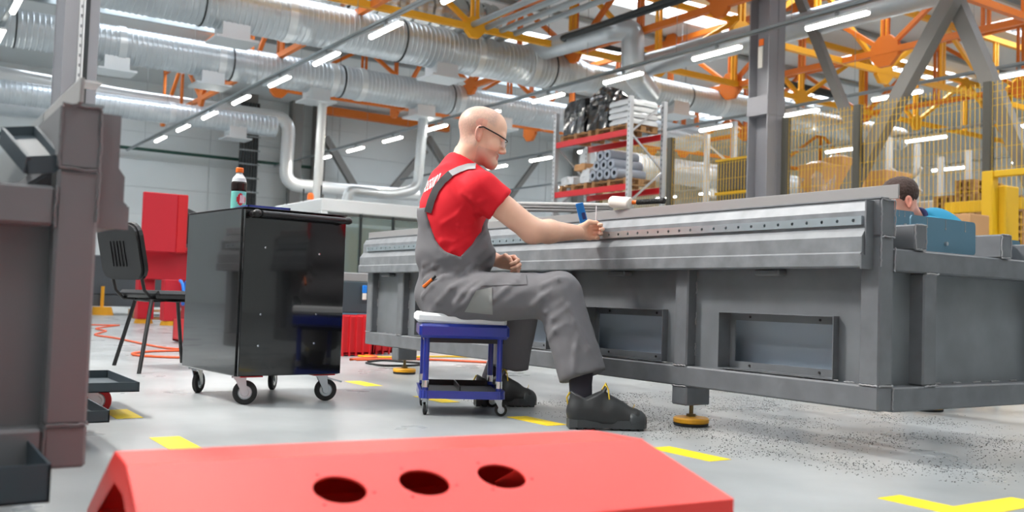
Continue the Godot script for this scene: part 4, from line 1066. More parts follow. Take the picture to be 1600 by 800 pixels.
	# blue coiled hose
	var hp := PackedVector3Array()
	var h0 := PZ(268, 468, -13.34)
	for i in 60: hp.append(Vector3(i * 0.006, cos(i * 0.35) * 0.16, sin(i * 0.35) * 0.12))
	b = MB.new(); b.tube(hp, 0.022, 6)
	var ho := put(b, "air_hose", mat("cord_blue", Color.WHITE)); ho.position = Vector3(h0.x + 0.1, y0 - 0.17, h0.z); meta(ho, "blue coiled air hose hanging under the red workbench", "hose")
	# pallet and grey machine bed behind bench
	var gm := thing("grey_machine_bed", "long low grey machine bed on the floor far behind the chair", "machine", Vector3(4.2, 0, -18.6))
	b = MB.new(); b.box(Vector3(-2.6, 0.35, -0.5), Vector3(1.6, 1.05, 0.5), 0.02); put(b, "bed", mat("bench_grey", Color.WHITE), gm)
	b = MB.new(); b.box(Vector3(-2.6, 0.15, -0.55), Vector3(1.6, 0.35, 0.55)); put(b, "plinth", mat("bench_grey", Color.WHITE), gm)
	b = MB.new(); b.cyl(Vector3(-0.85, 0.0, 0.62), Vector3(-0.85, 0.14, 0.62), 0.2, 0.16, 16); b.cyl(Vector3(-0.85, 0.14, 0.62), Vector3(-0.85, 0.5, 0.62), 0.03, 0.03, 8); put(b, "levelling_foot", mat("foot_yellow", Color.WHITE), gm)
	pallet("wooden pallet lying on the floor behind the red workbench", Vector3(4.3, 0, -16.2), 1.6, 0.8, 0.0)
	# red crates
	for c in [[287, 300, 537, -9.0, "small red ribbed crate on the floor left of the black cabinet"], [533, 584, 557, -7.3, "red ribbed crate on the floor between cabinet and long frame"], [586, 614, 554, -7.5, "dark red open crate on the floor under the long frame end"], [655, 800, 552, -8.2, "long red crate on the floor seen under the long frame"]]:
		var a := PZ(c[0], c[2], c[3]); var e := PZ(c[1], c[2], c[3]); a.y = 0
		var ct := thing("red_crate", c[4], "crate", Vector3((a.x + e.x) / 2, 0, c[3]))
		var hw: float = (e.x - a.x) / 2; var hh: float = 0.33 if c[0] != 287 else 0.22
		if c[0] == 655: hh = 0.16
		b = MB.new(); b.box(Vector3(-hw, 0.012, -0.4), Vector3(hw, 0.03, 0)); b.box(Vector3(-hw, 0.012, -0.02), Vector3(hw, hh, 0), 0.005); b.box(Vector3(-hw, 0.012, -0.4), Vector3(hw, hh, -0.38)); b.box(Vector3(-hw, 0.012, -0.4), Vector3(-hw + 0.02, hh, 0)); b.box(Vector3(hw - 0.02, 0.012, -0.4), Vector3(hw, hh, 0)); put(b, "shell", mat("red_deep", Color.WHITE), ct)
		b = MB.new()
		var nr := int(hw * 2 / 0.06) + 1
		for k in nr: b.box(Vector3(-hw + 0.06 * k, 0.0, 0), Vector3(-hw + 0.06 * k + 0.015, hh, 0.012))
		put(b, "ribs", mat("red_deep", Color.WHITE), ct)
	# dark slate cabinet behind the frame's far end
	var p := PZ(556, 500, -7.9)
	var sc := thing("slate_cabinet", "dark slate cabinet with teal lower edge behind the far end of the long frame", "cabinet", Vector3(p.x, 0, -7.9))
	b = MB.new(); b.box(Vector3(-0.25, 0.34, -0.5), Vector3(0.3, 0.62, 0), 0.006); put(b, "body", mat("dark_slate", Color.WHITE), sc)
	b = MB.new(); b.box(Vector3(-0.25, 0.0, -0.5), Vector3(0.3, 0.34, 0.0), 0.006); put(b, "drawer", mat("slate_plate", Color.WHITE), sc)
	b = MB.new(); b.box(Vector3(-0.25, 0.62, -0.5), Vector3(0.3, 0.7, -0.02), 0.006); put(b, "top_tray", mat("flange_steel", Color.WHITE), sc)
	b = MB.new(); b.cyl(Vector3(0.06, 0.58, 0.0), Vector3(0.06, 0.58, 0.03), 0.01, 0.01, 8); put(b, "hook", mat("zinc", Color.WHITE), sc)
	var gl := thing("blue_tool_clip", "small blue and white clip hanging on the slate cabinet", "tool", Vector3(p.x + 0.06, 0.44, -7.88))
	b = MB.new(); b.box(Vector3(-0.02, 0.08, 0), Vector3(0.02, 0.15, 0.02), 0.004); put(b, "blue_body", mat("cord_blue", Color.WHITE), gl)
	b = MB.new(); b.box(Vector3(-0.018, 0.02, 0), Vector3(0.018, 0.079, 0.02), 0.004); put(b, "white_tab", mat("white_plastic", Color.WHITE), gl)
	# trolleys with dark trays and red wheels
	var tr := thing("tray_trolley", "dark steel tray trolley on red wheels behind the dark machine end", "trolley", Vector3(0.62, 0, -4.1))
	var S := mat("dark_slate", Color.WHITE)
	var zt := -3.95
	var yt := PZ(218, 612, zt).y
	var xr := PZ(218, 605, zt).x - 0.62
	tray_box("upper_tray", Vector3(-0.55, yt, -0.45), Vector3(xr, yt + 0.037, 0.15), S, tr)
	caster(tr, Vector3(xr - 0.16, 0, 0.02), 0.056, -0.15, mat("red_deep", Color.WHITE), yt)
	caster(tr, Vector3(xr - 0.14, 0, -0.38), 0.05, 0.5, mat("red_deep", Color.WHITE), yt)
	caster(tr, Vector3(-0.45, 0, 0.02), 0.05, 0.5, mat("red_deep", Color.WHITE), yt)
	caster(tr, Vector3(-0.45, 0, -0.38), 0.05, 0.5, mat("red_deep", Color.WHITE), yt)
	tr = thing("tray_trolley", "second dark tray trolley on red wheels, mostly hidden by the dark machine end", "trolley", Vector3(0.4, 0, -3.3))
	yt = PZ(170, 660, -3.2).y; xr = PZ(171, 655, -3.2).x - 0.4
	tray_box("upper_tray", Vector3(-0.6, yt, -0.4), Vector3(xr, yt + 0.037, 0.1), S, tr)
	caster(tr, Vector3(xr - 0.12, 0, 0.03), 0.045, 0.4, mat("red_deep", Color.WHITE), yt)
	caster(tr, Vector3(-0.5, 0, 0.03), 0.045, 0.4, mat("red_deep", Color.WHITE), yt)
	caster(tr, Vector3(-0.5, 0, -0.33), 0.045, 0.4, mat("red_deep", Color.WHITE), yt)
	# dark bin under the left machine
	var bi := thing("steel_bin", "dark slate steel bin on a low pale base under the dark machine end", "bin", Vector3(0.0, 0, -1.86))
	var tp := PZ(80, 735, -1.80); var bt := PZ(80, 785, -1.80)
	tray_box("bin_shell", Vector3(-0.5, bt.y, -0.25), Vector3(tp.x, bt.y + 0.065, 0.06), S, bi)
	b = MB.new(); b.box(Vector3(-0.45, 0.0, -0.2), Vector3(tp.x - 0.08, bt.y, 0.0), 0.003); put(b, "base", mat("flange_steel", Color.WHITE), bi)

func tray_box(called: String, lo: Vector3, hi: Vector3, m: Material, parent: Node3D) -> void:
	var w := 0.004
	var b := MB.new()
	b.box(lo, Vector3(hi.x, lo.y + w, hi.z)); b.box(lo, Vector3(lo.x + w, hi.y, hi.z)); b.box(Vector3(hi.x - w, lo.y, lo.z), hi); b.box(lo, Vector3(hi.x, hi.y, lo.z + w)); b.box(Vector3(lo.x, lo.y, hi.z - w), hi)
	put(b, called, m, parent)

func pallet(label: String, at: Vector3, L: float, W: float, turn: float, group := "") -> Node3D:
	var t := thing("wooden_pallet", label, "pallet", at, turn, group)
	var m := mat("pallet_wood", Color.WHITE)
	var db := MB.new(); db.box(Vector3(-L / 2, 0.122, -0.05), Vector3(L / 2, 0.144, 0.05)); var dm := db.mesh()
	for k in 5: share(dm, "deck_board", m, t, Transform3D(Basis(), Vector3(0, 0, lerpf(-W / 2 + 0.05, W / 2 - 0.05, k / 4.0))))
	var bb := MB.new(); bb.box(Vector3(-0.07, 0.022, -0.05), Vector3(0.07, 0.1, 0.05)); var bmm := bb.mesh()
	var cb := MB.new(); cb.box(Vector3(-0.07, 0.1, -W / 2), Vector3(0.07, 0.122, W / 2)); var cmm := cb.mesh()
	var sb := MB.new(); sb.box(Vector3(-L / 2, 0, -0.05), Vector3(L / 2, 0.022, 0.05)); var smm := sb.mesh()
	for i in 3:
		var x := lerpf(-L / 2 + 0.07, L / 2 - 0.07, i / 2.0)
		share(cmm, "cross_board", m, t, Transform3D(Basis(), Vector3(x, 0, 0)))
		for j in 3: share(bmm, "block", m, t, Transform3D(Basis(), Vector3(x, 0, lerpf(-W / 2 + 0.05, W / 2 - 0.05, j / 2.0))))
	for j in 3: share(smm, "skid_board", m, t, Transform3D(Basis(), Vector3(0, 0, lerpf(-W / 2 + 0.05, W / 2 - 0.05, j / 2.0))))
	return t

func crumple(b: MB, lo: Vector3, hi: Vector3, amp: float, sd: int, n := 9, fr := 2.2, round_top := 0.15) -> void:
	var f := FastNoiseLite.new(); f.seed = sd; f.frequency = fr; f.fractal_octaves = 2; f.noise_type = FastNoiseLite.TYPE_CELLULAR; f.cellular_return_type = FastNoiseLite.RETURN_DISTANCE
	var c := (lo + hi) / 2; var h := (hi - lo) / 2
	var pt := func(p: Vector3) -> Vector3:
		var q := p
		var k := 1.0 - round_top * maxf(0.0, p.y) * (p.x * p.x + p.z * p.z) * 0.5
		q = Vector3(p.x * (1.0 - 0.1 * maxf(0, p.y)), p.y * k, p.z * (1.0 - 0.1 * maxf(0, p.y))) * h
		var nn := f.get_noise_3dv(c + q)
		var res: Vector3 = c + q + p.normalized() * nn * amp
		if p.y < -0.99: res.y = lo.y
		return res
	for ax in 3:
		var u := (ax + 1) % 3; var w := (ax + 2) % 3
		for s in [-1.0, 1.0]:
			for i in n:
				for j in n:
					var q := []
					for e in [[i, j], [i + 1, j], [i + 1, j + 1], [i, j + 1]]:
						var p := Vector3(); p[ax] = s; p[u] = -1.0 + 2.0 * e[0] / n; p[w] = -1.0 + 2.0 * e[1] / n
						q.append(pt.call(p))
					var o := Vector3(); o[ax] = s
					b.face([q[0], q[1], q[2]], o); b.face([q[0], q[2], q[3]], o)

# ---------- background: rack, cabin, fence, stores ----------
func make_rack() -> void:
	var x0 := 12.72; var x1 := 13.64; var z0 := -17.52; var z1 := -14.95
	var t := thing("pallet_rack", "grey pallet rack with red beams standing behind the long frame", "rack", Vector3(x0, 0, z1))
	var up := mat("rack_steel", Color.WHITE); var rd := mat("rack_red", Color.WHITE)
	for p in [[0, 0], [x1 - x0, 0], [0, z0 - z1], [x1 - x0, z0 - z1]]:
		var b := MB.new(); b.box(Vector3(p[0] - 0.05, 0, p[1] - 0.045), Vector3(p[0] + 0.05, 4.75, p[1] + 0.045), 0.006)
		put(b, "upright", up, t)
		b = MB.new()
		for k in 44: b.box(Vector3(p[0] - 0.052, 0.3 + 0.1 * k, p[1] - 0.012), Vector3(p[0] - 0.049, 0.34 + 0.1 * k, p[1] + 0.012))
		put(b, "upright_slots", mat("bench_grey", Color.WHITE), t)
	for pz in [0.0, z0 - z1]:
		var y := 0.4
		var fl := false
		while y < 4.2:
			var b := MB.new(); b.beam(Vector3(0 if fl else x1 - x0, y, pz), Vector3(x1 - x0 if fl else 0, y + 0.72, pz), 0.03, 0.04); put(b, "lattice_brace", up, t)
			y += 0.72; fl = not fl
	for y in [2.82, 3.95]:
		for x in [0.0, x1 - x0]:
			var b := MB.new(); b.box(Vector3(x - 0.03, y, z0 - z1 + 0.046), Vector3(x + 0.03, y + 0.13, -0.046), 0.006); put(b, "beam", rd, t)
	var xm := (x0 + x1) / 2
	pallet("wooden pallet under black wrapped goods on the upper rack level", Vector3(xm, 4.081, -16.88), 0.8, 1.1, 0.0)
	pallet("wooden pallet under white sacks on the upper rack level", Vector3(xm, 4.081, -15.62), 0.8, 1.1, 0.0)
	pallet("wooden pallet under grey wrapped rolls on the lower rack level", Vector3(xm, 2.951, -15.68), 0.8, 1.15, 0.0)
	pallet("wooden pallet under pale crumpled bags on the lower rack level", Vector3(xm, 2.951, -16.93), 0.8, 1.0, 0.0)
	var b := MB.new(); crumple(b, Vector3(12.75, 4.225, -17.35), Vector3(13.55, 5.05, -16.55), 0.1, 3)
	var o := put(b, "wrapped_load", mat("wrap_black", Color.WHITE)); meta(o, "glossy black wrapped square load at the left end of the upper rack", "wrapped load")
	b = MB.new(); crumple(b, Vector3(12.75, 4.225, -16.5), Vector3(13.55, 5.3, -15.75), 0.22, 8, 10, 3.0, 0.5)
	o = put(b, "wrapped_load", mat("wrap_black", Color.WHITE)); meta(o, "tall torn black wrapped load in the middle of the upper rack", "wrapped load")
	b = MB.new(); b.box(Vector3(12.6, 4.1, -16.45), Vector3(12.72, 4.5, -16.0), 0.02)
	for k in 4:
		b = MB.new(); crumple(b, Vector3(12.75, 4.225 + 0.13 * k, -15.72), Vector3(13.55, 4.37 + 0.13 * k, -15.02), 0.06, 20 + k, 7, 3.0, 0.1)
		o = put(b, "white_sack", mat("wrap_clear", Color.WHITE)); meta(o, "white plastic sack in the stack at the right end of the upper rack", "sack", "white sacks on the upper rack")
	var n := 0
	for j in 3:
		for i in 4 - j:
			b = MB.new(); var z := -16.15 + 0.24 * i + 0.12 * j; var y := 3.1 + 0.11 + 0.2 * j
			b.lathe(Vector3.ZERO, Vector3.RIGHT, [[0.05, 0], [0.11, 0], [0.115, 0.02], [0.115, 0.78], [0.11, 0.8], [0.05, 0.8]], 14)
			o = put(b, "wrapped_roll", mat("wrap_grey", Color.WHITE)); o.position = Vector3(12.72, y, z); meta(o, "grey film wrapped roll in the heap on the lower rack", "roll", "wrapped rolls on the lower rack")
	b = MB.new(); crumple(b, Vector3(12.72, 3.1, -16.75), Vector3(13.4, 3.55, -16.27), 0.18, 31, 8, 3.2, 0.6)
	o = put(b, "plastic_bag", mat("wrap_clear", Color.WHITE)); meta(o, "pale crumpled plastic bag leaning on the grey rolls", "bag")
	b = MB.new(); crumple(b, Vector3(12.72, 3.1, -17.4), Vector3(13.3, 3.36, -16.85), 0.14, 33, 8, 3.2, 0.6)
	o = put(b, "plastic_bag", mat("wrap_clear", Color.WHITE)); meta(o, "small pale plastic bag at the left end of the lower rack", "bag")
	b = MB.new(); crumple(b, Vector3(12.8, 3.4, -17.0), Vector3(13.3, 3.62, -16.55), 0.1, 35, 7, 3.2, 0.6)
	o = put(b, "paper_bag", mat("carton", Color.WHITE)); meta(o, "brown paper bag on top of the pale bags on the lower rack", "bag")

func make_cabin() -> void:
	var z := -20.5
	var a := PZ(503, 309, z); var e := PZ(700, 336, z)
	var t := thing("white_cabin", "white control cabin with dark glass walls behind the worker", "cabin", Vector3(a.x, 0, z))
	var W := 6.6; var H := a.y
	var wm := mat("booth_white", Color.WHITE)
	var b := MB.new(); b.box(Vector3(0, H - 0.3, -3.1), Vector3(W, H, 0), 0.02); put(b, "fascia", wm, t)
	b = MB.new(); b.box(Vector3(0, 0, -0.12), Vector3(0.16, H - 0.3, 0), 0.01); put(b, "corner_post", wm, t)
	b = MB.new(); b.box(Vector3(0, 0, -3.1), Vector3(0.06, H - 0.3, -0.13)); put(b, "side_wall", wm, t)
	for k in 7:
		var x := 0.16 + k * 0.84
		b = MB.new(); b.box(Vector3(x + 0.025, 0.05, -0.06), Vector3(x + 0.815, H - 0.37, -0.05)); put(b, "glass_pane", mat("booth_glass", Color.WHITE), t)
		b = MB.new(); b.box(Vector3(x + 0.815, 0.0, -0.08), Vector3(x + 0.865, H - 0.3, -0.02)); put(b, "mullion", mat("dark_cable", Color.WHITE), t)
	b = MB.new(); b.box(Vector3(0.16, H - 1.95, -0.075), Vector3(W, H - 1.9, -0.03)); put(b, "transom", mat("dark_cable", Color.WHITE), t)
	b = MB.new(); b.box(Vector3(1.2, 0, -3.0), Vector3(W, H - 0.4, -2.9)); put(b, "inner_partition", mat("pallet_wood", Color.WHITE), t)
	b = MB.new(); b.x = Transform3D()
	for k in 3:
		b = MB.new(); var hz := -0.3 - 1.1 * k
		b.cyl(Vector3(0.1, H, hz), Vector3(0.1, H + 0.32, hz), 0.02, 0.02, 8); put(b, "roof_post", mat("dark_cable", Color.WHITE), t)
	var z2 := -22.0; var p1 := Vector3(0, H - 0.05, 0)
	var lg := PZ(478, 303, z2)
	var wl := thing("warning_lamp", "small orange warning beacon on the white cabin roof", "beacon", Vector3(a.x + 0.4, H, z2 - 0.2))
	b = MB.new(); b.cyl(Vector3.ZERO, Vector3(0, 0.1, 0), 0.09, 0.09, 12); put(b, "base", mat("tray_grey", Color.WHITE), wl)
	b = MB.new(); b.lathe(Vector3.ZERO, Vector3.UP, [[0.08, 0.1], [0.08, 0.22], [0.05, 0.27], [0, 0.28]], 12); put(b, "dome", mat("orange", Color.WHITE), wl)

func make_fence() -> void:
	var X := 15.75; var H := 4.5
	var y := mat("fence_yellow", Color.WHITE)
	for part in [[[PX(1800, 80, X).z, PX(1545, 118, X).z, PX(1341, 163, X).z, -13.5], "tall yellow welded wire safety fence right of the grey H column"], [[-14.4, -17.0, -19.7], "yellow welded wire fence panel row behind the pallet rack"]]:
		var posts: Array = part[0]
		var t := thing("wire_fence", part[1], "fence", Vector3(X, 0, posts[0]))
		var zo: float = posts[0]
		for z in posts:
			var b := MB.new(); b.box(Vector3(-0.07, 0, z - zo - 0.07), Vector3(0.07, H, z - zo + 0.07), 0.008); put(b, "post", mat("fence_dark", Color.WHITE), t)
		for i in posts.size() - 1:
			var za: float = posts[i] - zo - 0.07; var zb: float = posts[i + 1] - zo + 0.07
			for lv in [[0.1, H / 2 - 0.03], [H / 2 + 0.03, H]]:
				var b := MB.new()
				var n := int((za - zb) / 0.085)
				for k in n + 1:
					var z := lerpf(zb, za, float(k) / n)
					b.box(Vector3(-0.0042, lv[0], z - 0.0042), Vector3(0.0042, lv[1], z + 0.0042))
				var yy: float = lv[0]
				while yy <= lv[1] + 0.01:
					b.box(Vector3(0.0035, yy - 0.003, zb), Vector3(0.0095, yy + 0.003, za))
					yy += 0.36 if lv[1] - yy > 0.5 else 0.12
				var o := put(b, "wire_panel", y, t); o.set_meta("kind", "stuff")
	# yellow gate frame
	var g := thing("yellow_gate", "bright yellow steel gate frame standing beyond the slate plates", "gate", Vector3(14.6, 0, -7.4))
	var p := PX(1547, 268, 14.6) - g.position
	var b := MB.new(); b.box(Vector3(-0.09, 0, p.z - 0.09), Vector3(0.09, p.y, p.z + 0.09), 0.01); put(b, "post", y, g)
	b = MB.new(); b.box(Vector3(-0.06, p.y - 0.1, p.z + 0.09), Vector3(0.06, p.y, p.z + 2.0), 0.01); put(b, "top_rail", y, g)
	b = MB.new(); b.box(Vector3(0.1, 0, p.z - 0.2), Vector3(0.5, p.y - 0.22, p.z + 0.2), 0.02); put(b, "guard_box", y, g)
	var rl := thing("yellow_rail", "yellow crash rail in front of the pallet stacks beyond the fence", "rail", Vector3(16.6, 0, -9.5))
	var r0 := PX(1478, 327, 16.6) - rl.position; var r1 := PX(1547, 318, 16.6) - rl.position
	b = MB.new(); b.box(Vector3(-0.06, r0.y - 0.08, r0.z), Vector3(0.06, r0.y + 0.12, r1.z + 0.6), 0.01); put(b, "bar", y, rl)
	b = MB.new(); b.box(Vector3(-0.07, 0, r0.z), Vector3(0.07, r0.y - 0.081, r0.z + 0.2)); put(b, "leg", y, rl)

func make_store() -> void:
	# pallet stacks beyond the fence
	var a := PX(1478, 330, 19.0); var e := PX(1545, 325, 19.0)
	for s in 3:
		for k in 9 if s != 1 else 11:
			var zz := lerpf(a.z, e.z, (s + 0.2) / 2.0)
			pallet("wooden pallet in the tall stacks beyond the yellow rail", Vector3(19.3, 1.65 + 0.15 * k + 0.0, zz), 1.1, absf(e.z - a.z) / 2.0 - 0.03, 0.0, "stacked pallets beyond the fence")
	var b := MB.new(); b.box(Vector3(18.6, 0, a.z - 1.0), Vector3(20.0, 1.64, e.z + 2.0), 0.02)
	var o := put(b, "storage_plinth", mat("carton", Color.WHITE)); meta(o, "long brown carton base under the stacked pallets", "carton")
	# cartons in film
	var list := [[1248, 1285, 258, 17.4, "film wrapped brown carton stack nearest the H column"], [1286, 1315, 247, 18.6, "taller film wrapped brown carton stack beside the first"], [1352, 1384, 268, 18.4, "brown carton stack behind the second worker's head"], [1425, 1470, 316, 20.3, "pale film wrapped carton block left of the pallet stacks"]]
	for c in list:
		var p := PX(c[0], c[2], c[3]); var q := PX(c[1], c[2], c[3])
		var t := thing("carton_stack", c[4], "carton stack", Vector3(c[3], 0, (p.z + q.z) / 2))
		var hz: float = absf(q.z - p.z) / 2
		var hh := p.y
		for k in 4:
			b = MB.new(); b.box(Vector3(0, hh * k / 4.0 + 0.005, -hz), Vector3(1.0, hh * (k + 1) / 4.0, hz), 0.01); put(b, "carton", mat("carton", Color.WHITE) if c[0] != 1425 else mat("wrap_clear", Color.WHITE), t)
		if c[0] < 1300:
			b = MB.new(); crumple(b, Vector3(-0.04, hh - 0.9, -hz - 0.04), Vector3(0.5, hh + 0.12, hz + 0.04), 0.08, 50 + c[0], 7, 2.5, 0.3); put(b, "stretch_film", mat("film", Color(0.9, 0.92, 0.94, 0.28), 0.18, 0.0, {"transparency": BaseMaterial3D.TRANSPARENCY_ALPHA}), t)
	# racks of the store: pale uprights
	for px in [[1105, 210, 19.0], [1148, 190, 19.6], [1390, 215, 21.0], [1434, 225, 22.0], [1470, 245, 22.0], [1513, 235, 21.5]]:
		var p := PX(px[0], px[1], px[2])
		b = MB.new(); b.box(Vector3(-0.06, 0, -0.06), Vector3(0.06, p.y, 0.06))
		o = put(b, "store_upright", mat("rack_steel", Color.WHITE)); o.position = Vector3(p.x, 0, p.z); meta(o, "pale steel rack upright in the store beyond the fence", "upright", "rack uprights of the store")
	for q in [[1105, 225, 1148, 262], [1390, 262, 1440, 300], [1440, 262, 1390, 320]]:
		brace("store_brace", "thin pale diagonal strut between rack uprights of the store", PX(q[0], q[1], 19.3 if q[0] > 1300 else 19.05), PX(q[2], q[3], 19.3 if q[0] > 1300 else 19.5), 0.06, mat("rack_steel", Color.WHITE), "struts of the store racks")
	# dark basket stack
	var p2 := PX(1120, 250, 18.0); var q2 := PX(1166, 250, 18.0)
	var t2 := thing("basket_stack", "stack of dark yellow wire baskets left of the H column", "basket stack", Vector3(18.0, 0, (p2.z + q2.z) / 2))
	for k in 5:
		b = MB.new(); var h: float = p2.y / 5.0
		b.box(Vector3(0, h * k + 0.02, -absf(q2.z - p2.z) / 2), Vector3(0.8, h * (k + 1) - 0.06, absf(q2.z - p2.z) / 2), 0.02); put(b, "basket", mat("fence_dark", Color.WHITE), t2)
		b = MB.new(); b.box(Vector3(-0.03, h * (k + 1) - 0.06, -absf(q2.z - p2.z) / 2 - 0.03), Vector3(0.83, h * (k + 1), absf(q2.z - p2.z) / 2 + 0.03)); put(b, "basket_rim", mat("fence_yellow", Color.WHITE), t2)
	b = MB.new(); b.box(Vector3(-0.4, 0, -0.4), Vector3(0.4, 0.9, 0.4)); 
	var bc := PX(1480, 345, 13.0)
	b = MB.new(); b.box(Vector3(0, 0, -0.8), Vector3(0.5, PX(1480, 335, 13.0).y, 0.35), 0.01)
	o = put(b, "brown_carton", mat("carton", Color.WHITE)); o.position = Vector3(13.0, 0, bc.z); meta(o, "low brown carton behind the second worker and the slate plate", "carton")
	# inner store wall band
	b = MB.new(); b.box(Vector3(-0.1, 0, -13), Vector3(0.1, 3.0, 13))

# ---------- distance-field bodies ----------
class SDF:
	var lo := Vector3(); var nx := 0; var ny := 0; var nz := 0; var h := 0.01
	var f := PackedFloat32Array()
	func setup(a: Vector3, b: Vector3, cell: float) -> void:
		lo = a; h = cell
		nx = int((b.x - a.x) / h) + 2; ny = int((b.y - a.y) / h) + 2; nz = int((b.z - a.z) / h) + 2
		f.resize(nx * ny * nz); f.fill(9.0)
	func rng(a: Vector3, b: Vector3) -> Array:
		return [maxi(0, int((a.x - lo.x) / h)), mini(nx - 1, int((b.x - lo.x) / h) + 1), maxi(0, int((a.y - lo.y) / h)), mini(ny - 1, int((b.y - lo.y) / h) + 1), maxi(0, int((a.z - lo.z) / h)), mini(nz - 1, int((b.z - lo.z) / h) + 1)]
	func cap(a: Vector3, b: Vector3, ra: float, rb: float, k := 0.02, flat := false) -> void:
		var m := maxf(ra, rb) + k + h * 3
		var r := rng(a.min(b) - Vector3.ONE * m, a.max(b) + Vector3.ONE * m)
		var ba := b - a; var bb := maxf(ba.length_squared(), 1e-9); var bl := sqrt(bb)
		for z in range(r[4], r[5] + 1):
			for y in range(r[2], r[3] + 1):
				var i: int = (z * ny + y) * nx + r[0]
				for x in range(r[0], r[1] + 1):
					var p := lo + Vector3(x, y, z) * h - a
					var t0 := p.dot(ba) / bb
					var t := clampf(t0, 0.0, 1.0)
					var d := (p - ba * t).length() - lerpf(ra, rb, t)
					if flat: d = maxf(d, (t0 - 1.0) * bl)
					var e := f[i]
					if d < e + k:
						var w := maxf(k - absf(d - e), 0.0)
						f[i] = minf(d, e) - w * w * 0.25 / k
					i += 1
	func ell(c: Vector3, rad: Vector3, bs: Basis, k := 0.02, sub := false) -> void:
		var R := maxf(rad.x, maxf(rad.y, rad.z)) + k + h * 3
		var r := rng(c - Vector3.ONE * R, c + Vector3.ONE * R)
		var inv := bs.transposed()
		for z in range(r[4], r[5] + 1):
			for y in range(r[2], r[3] + 1):
				var i: int = (z * ny + y) * nx + r[0]
				for x in range(r[0], r[1] + 1):
					var q := inv * (lo + Vector3(x, y, z) * h - c)
					var u := q / rad
					var k0 := u.length(); var k1 := (u / rad).length()
					var d := k0 * (k0 - 1.0) / maxf(k1, 1e-6)
					if k0 < 1e-4: d = -minf(rad.x, minf(rad.y, rad.z))
					var e := f[i]
					if sub:
						var w := maxf(k - absf(-d - e), 0.0)
						f[i] = maxf(-d, e) + w * w * 0.25 / k
					elif d < e + k:
						var w := maxf(k - absf(d - e), 0.0)
						f[i] = minf(d, e) - w * w * 0.25 / k
					i += 1
	func each(fn: Callable, band := 0.05) -> void:
		var i := 0
		for z in nz:
			for y in ny:
				for x in nx:
					if absf(f[i]) < band: f[i] = fn.call(lo + Vector3(x, y, z) * h, f[i])
					i += 1
	func at(p: Vector3) -> float:
		var q := (p - lo) / h
		var x := int(q.x); var y := int(q.y); var z := int(q.z)
		if q.x < 0 or q.y < 0 or q.z < 0 or x >= nx - 1 or y >= ny - 1 or z >= nz - 1: return 9.0
		var u := q.x - x; var v := q.y - y; var w := q.z - z
		var i := (z * ny + y) * nx + x; var s := nx * ny
		var a := lerpf(lerpf(f[i], f[i + 1], u), lerpf(f[i + nx], f[i + nx + 1], u), v)
		var b := lerpf(lerpf(f[i + s], f[i + s + 1], u), lerpf(f[i + s + nx], f[i + s + nx + 1], u), v)
		return lerpf(a, b, w)
	func grad(p: Vector3) -> Vector3:
		var e := h * 0.75
		return Vector3(at(p + Vector3(e, 0, 0)) - at(p - Vector3(e, 0, 0)), at(p + Vector3(0, e, 0)) - at(p - Vector3(0, e, 0)), at(p + Vector3(0, 0, e)) - at(p - Vector3(0, 0, e))).normalized()
	func cast(o: Vector3, d: Vector3, t0: float, t1: float) -> Vector3:
		var t := t0
		while t < t1:
			if at(o + d * t) < 0.0:
				var a := t - h * 0.5; var b := t
				for k in 8:
					var m := (a + b) / 2
					if at(o + d * m) < 0: b = m
					else: a = m
				return o + d * a
			t += h * 0.5
		return Vector3.INF
	func mesh_into(mb: MB, colour = null) -> void:
		var idx := PackedInt32Array(); idx.resize(f.size()); idx.fill(-1)
		var vs := PackedVector3Array(); var s := nx * ny
		var off := [0, 1, nx, nx + 1, s, s + 1, s + nx, s + nx + 1]
		var co := [Vector3(0, 0, 0), Vector3(1, 0, 0), Vector3(0, 1, 0), Vector3(1, 1, 0), Vector3(0, 0, 1), Vector3(1, 0, 1), Vector3(0, 1, 1), Vector3(1, 1, 1)]
		var ed := [[0, 1], [2, 3], [4, 5], [6, 7], [0, 2], [1, 3], [4, 6], [5, 7], [0, 4], [1, 5], [2, 6], [3, 7]]
		var cells := PackedInt32Array()
		var lim := h * 2.2
		for z in nz - 1:
			for y in ny - 1:
				var i := (z * ny + y) * nx
				for x in nx - 1:
					var f0 := f[i]
					if f0 < lim and f0 > -lim:
						var neg := 0
						for o in off:
							if f[i + o] < 0.0: neg += 1
						if neg > 0 and neg < 8:
							var acc := Vector3.ZERO; var n := 0
							for e in ed:
								var a := f[i + off[e[0]]]; var b := f[i + off[e[1]]]
								if (a < 0.0) != (b < 0.0):
									var ca: Vector3 = co[e[0]]; acc += ca.lerp(co[e[1]], a / (a - b)); n += 1
							idx[i] = vs.size(); vs.append(lo + (Vector3(x, y, z) + acc / n) * h); cells.append(i)
					i += 1
		var ns := PackedVector3Array(); var cs := PackedColorArray()
		for p in vs:
			ns.append(grad(p))
			if colour != null: cs.append(colour.call(p))
		for i in cells:
			for ax in 3:
				var st: int = [1, nx, s][ax]; var u: int = [nx, s, 1][ax]; var w: int = [s, 1, nx][ax]
				if (f[i] < 0.0) == (f[i + st] < 0.0): continue
				if i - u - w < 0: continue
				var q := [idx[i], idx[i - u], idx[i - u - w], idx[i - w]]
				if q.min() < 0: continue
				for tr in [[0, 1, 2], [0, 2, 3]]:
					var A: int = q[tr[0]]; var B: int = q[tr[1]]; var C: int = q[tr[2]]
					var flip := (vs[B] - vs[A]).cross(vs[C] - vs[A]).dot(ns[A] + ns[B] + ns[C]) > 0.0
					if flip:
						var T := B; B = C; C = T
					for e in [A, B, C]:
						mb.v.append(mb.x * vs[e]); mb.n.append(ns[e])
						if mb.use_c: mb.c.append(cs[e] if colour != null else mb.col)

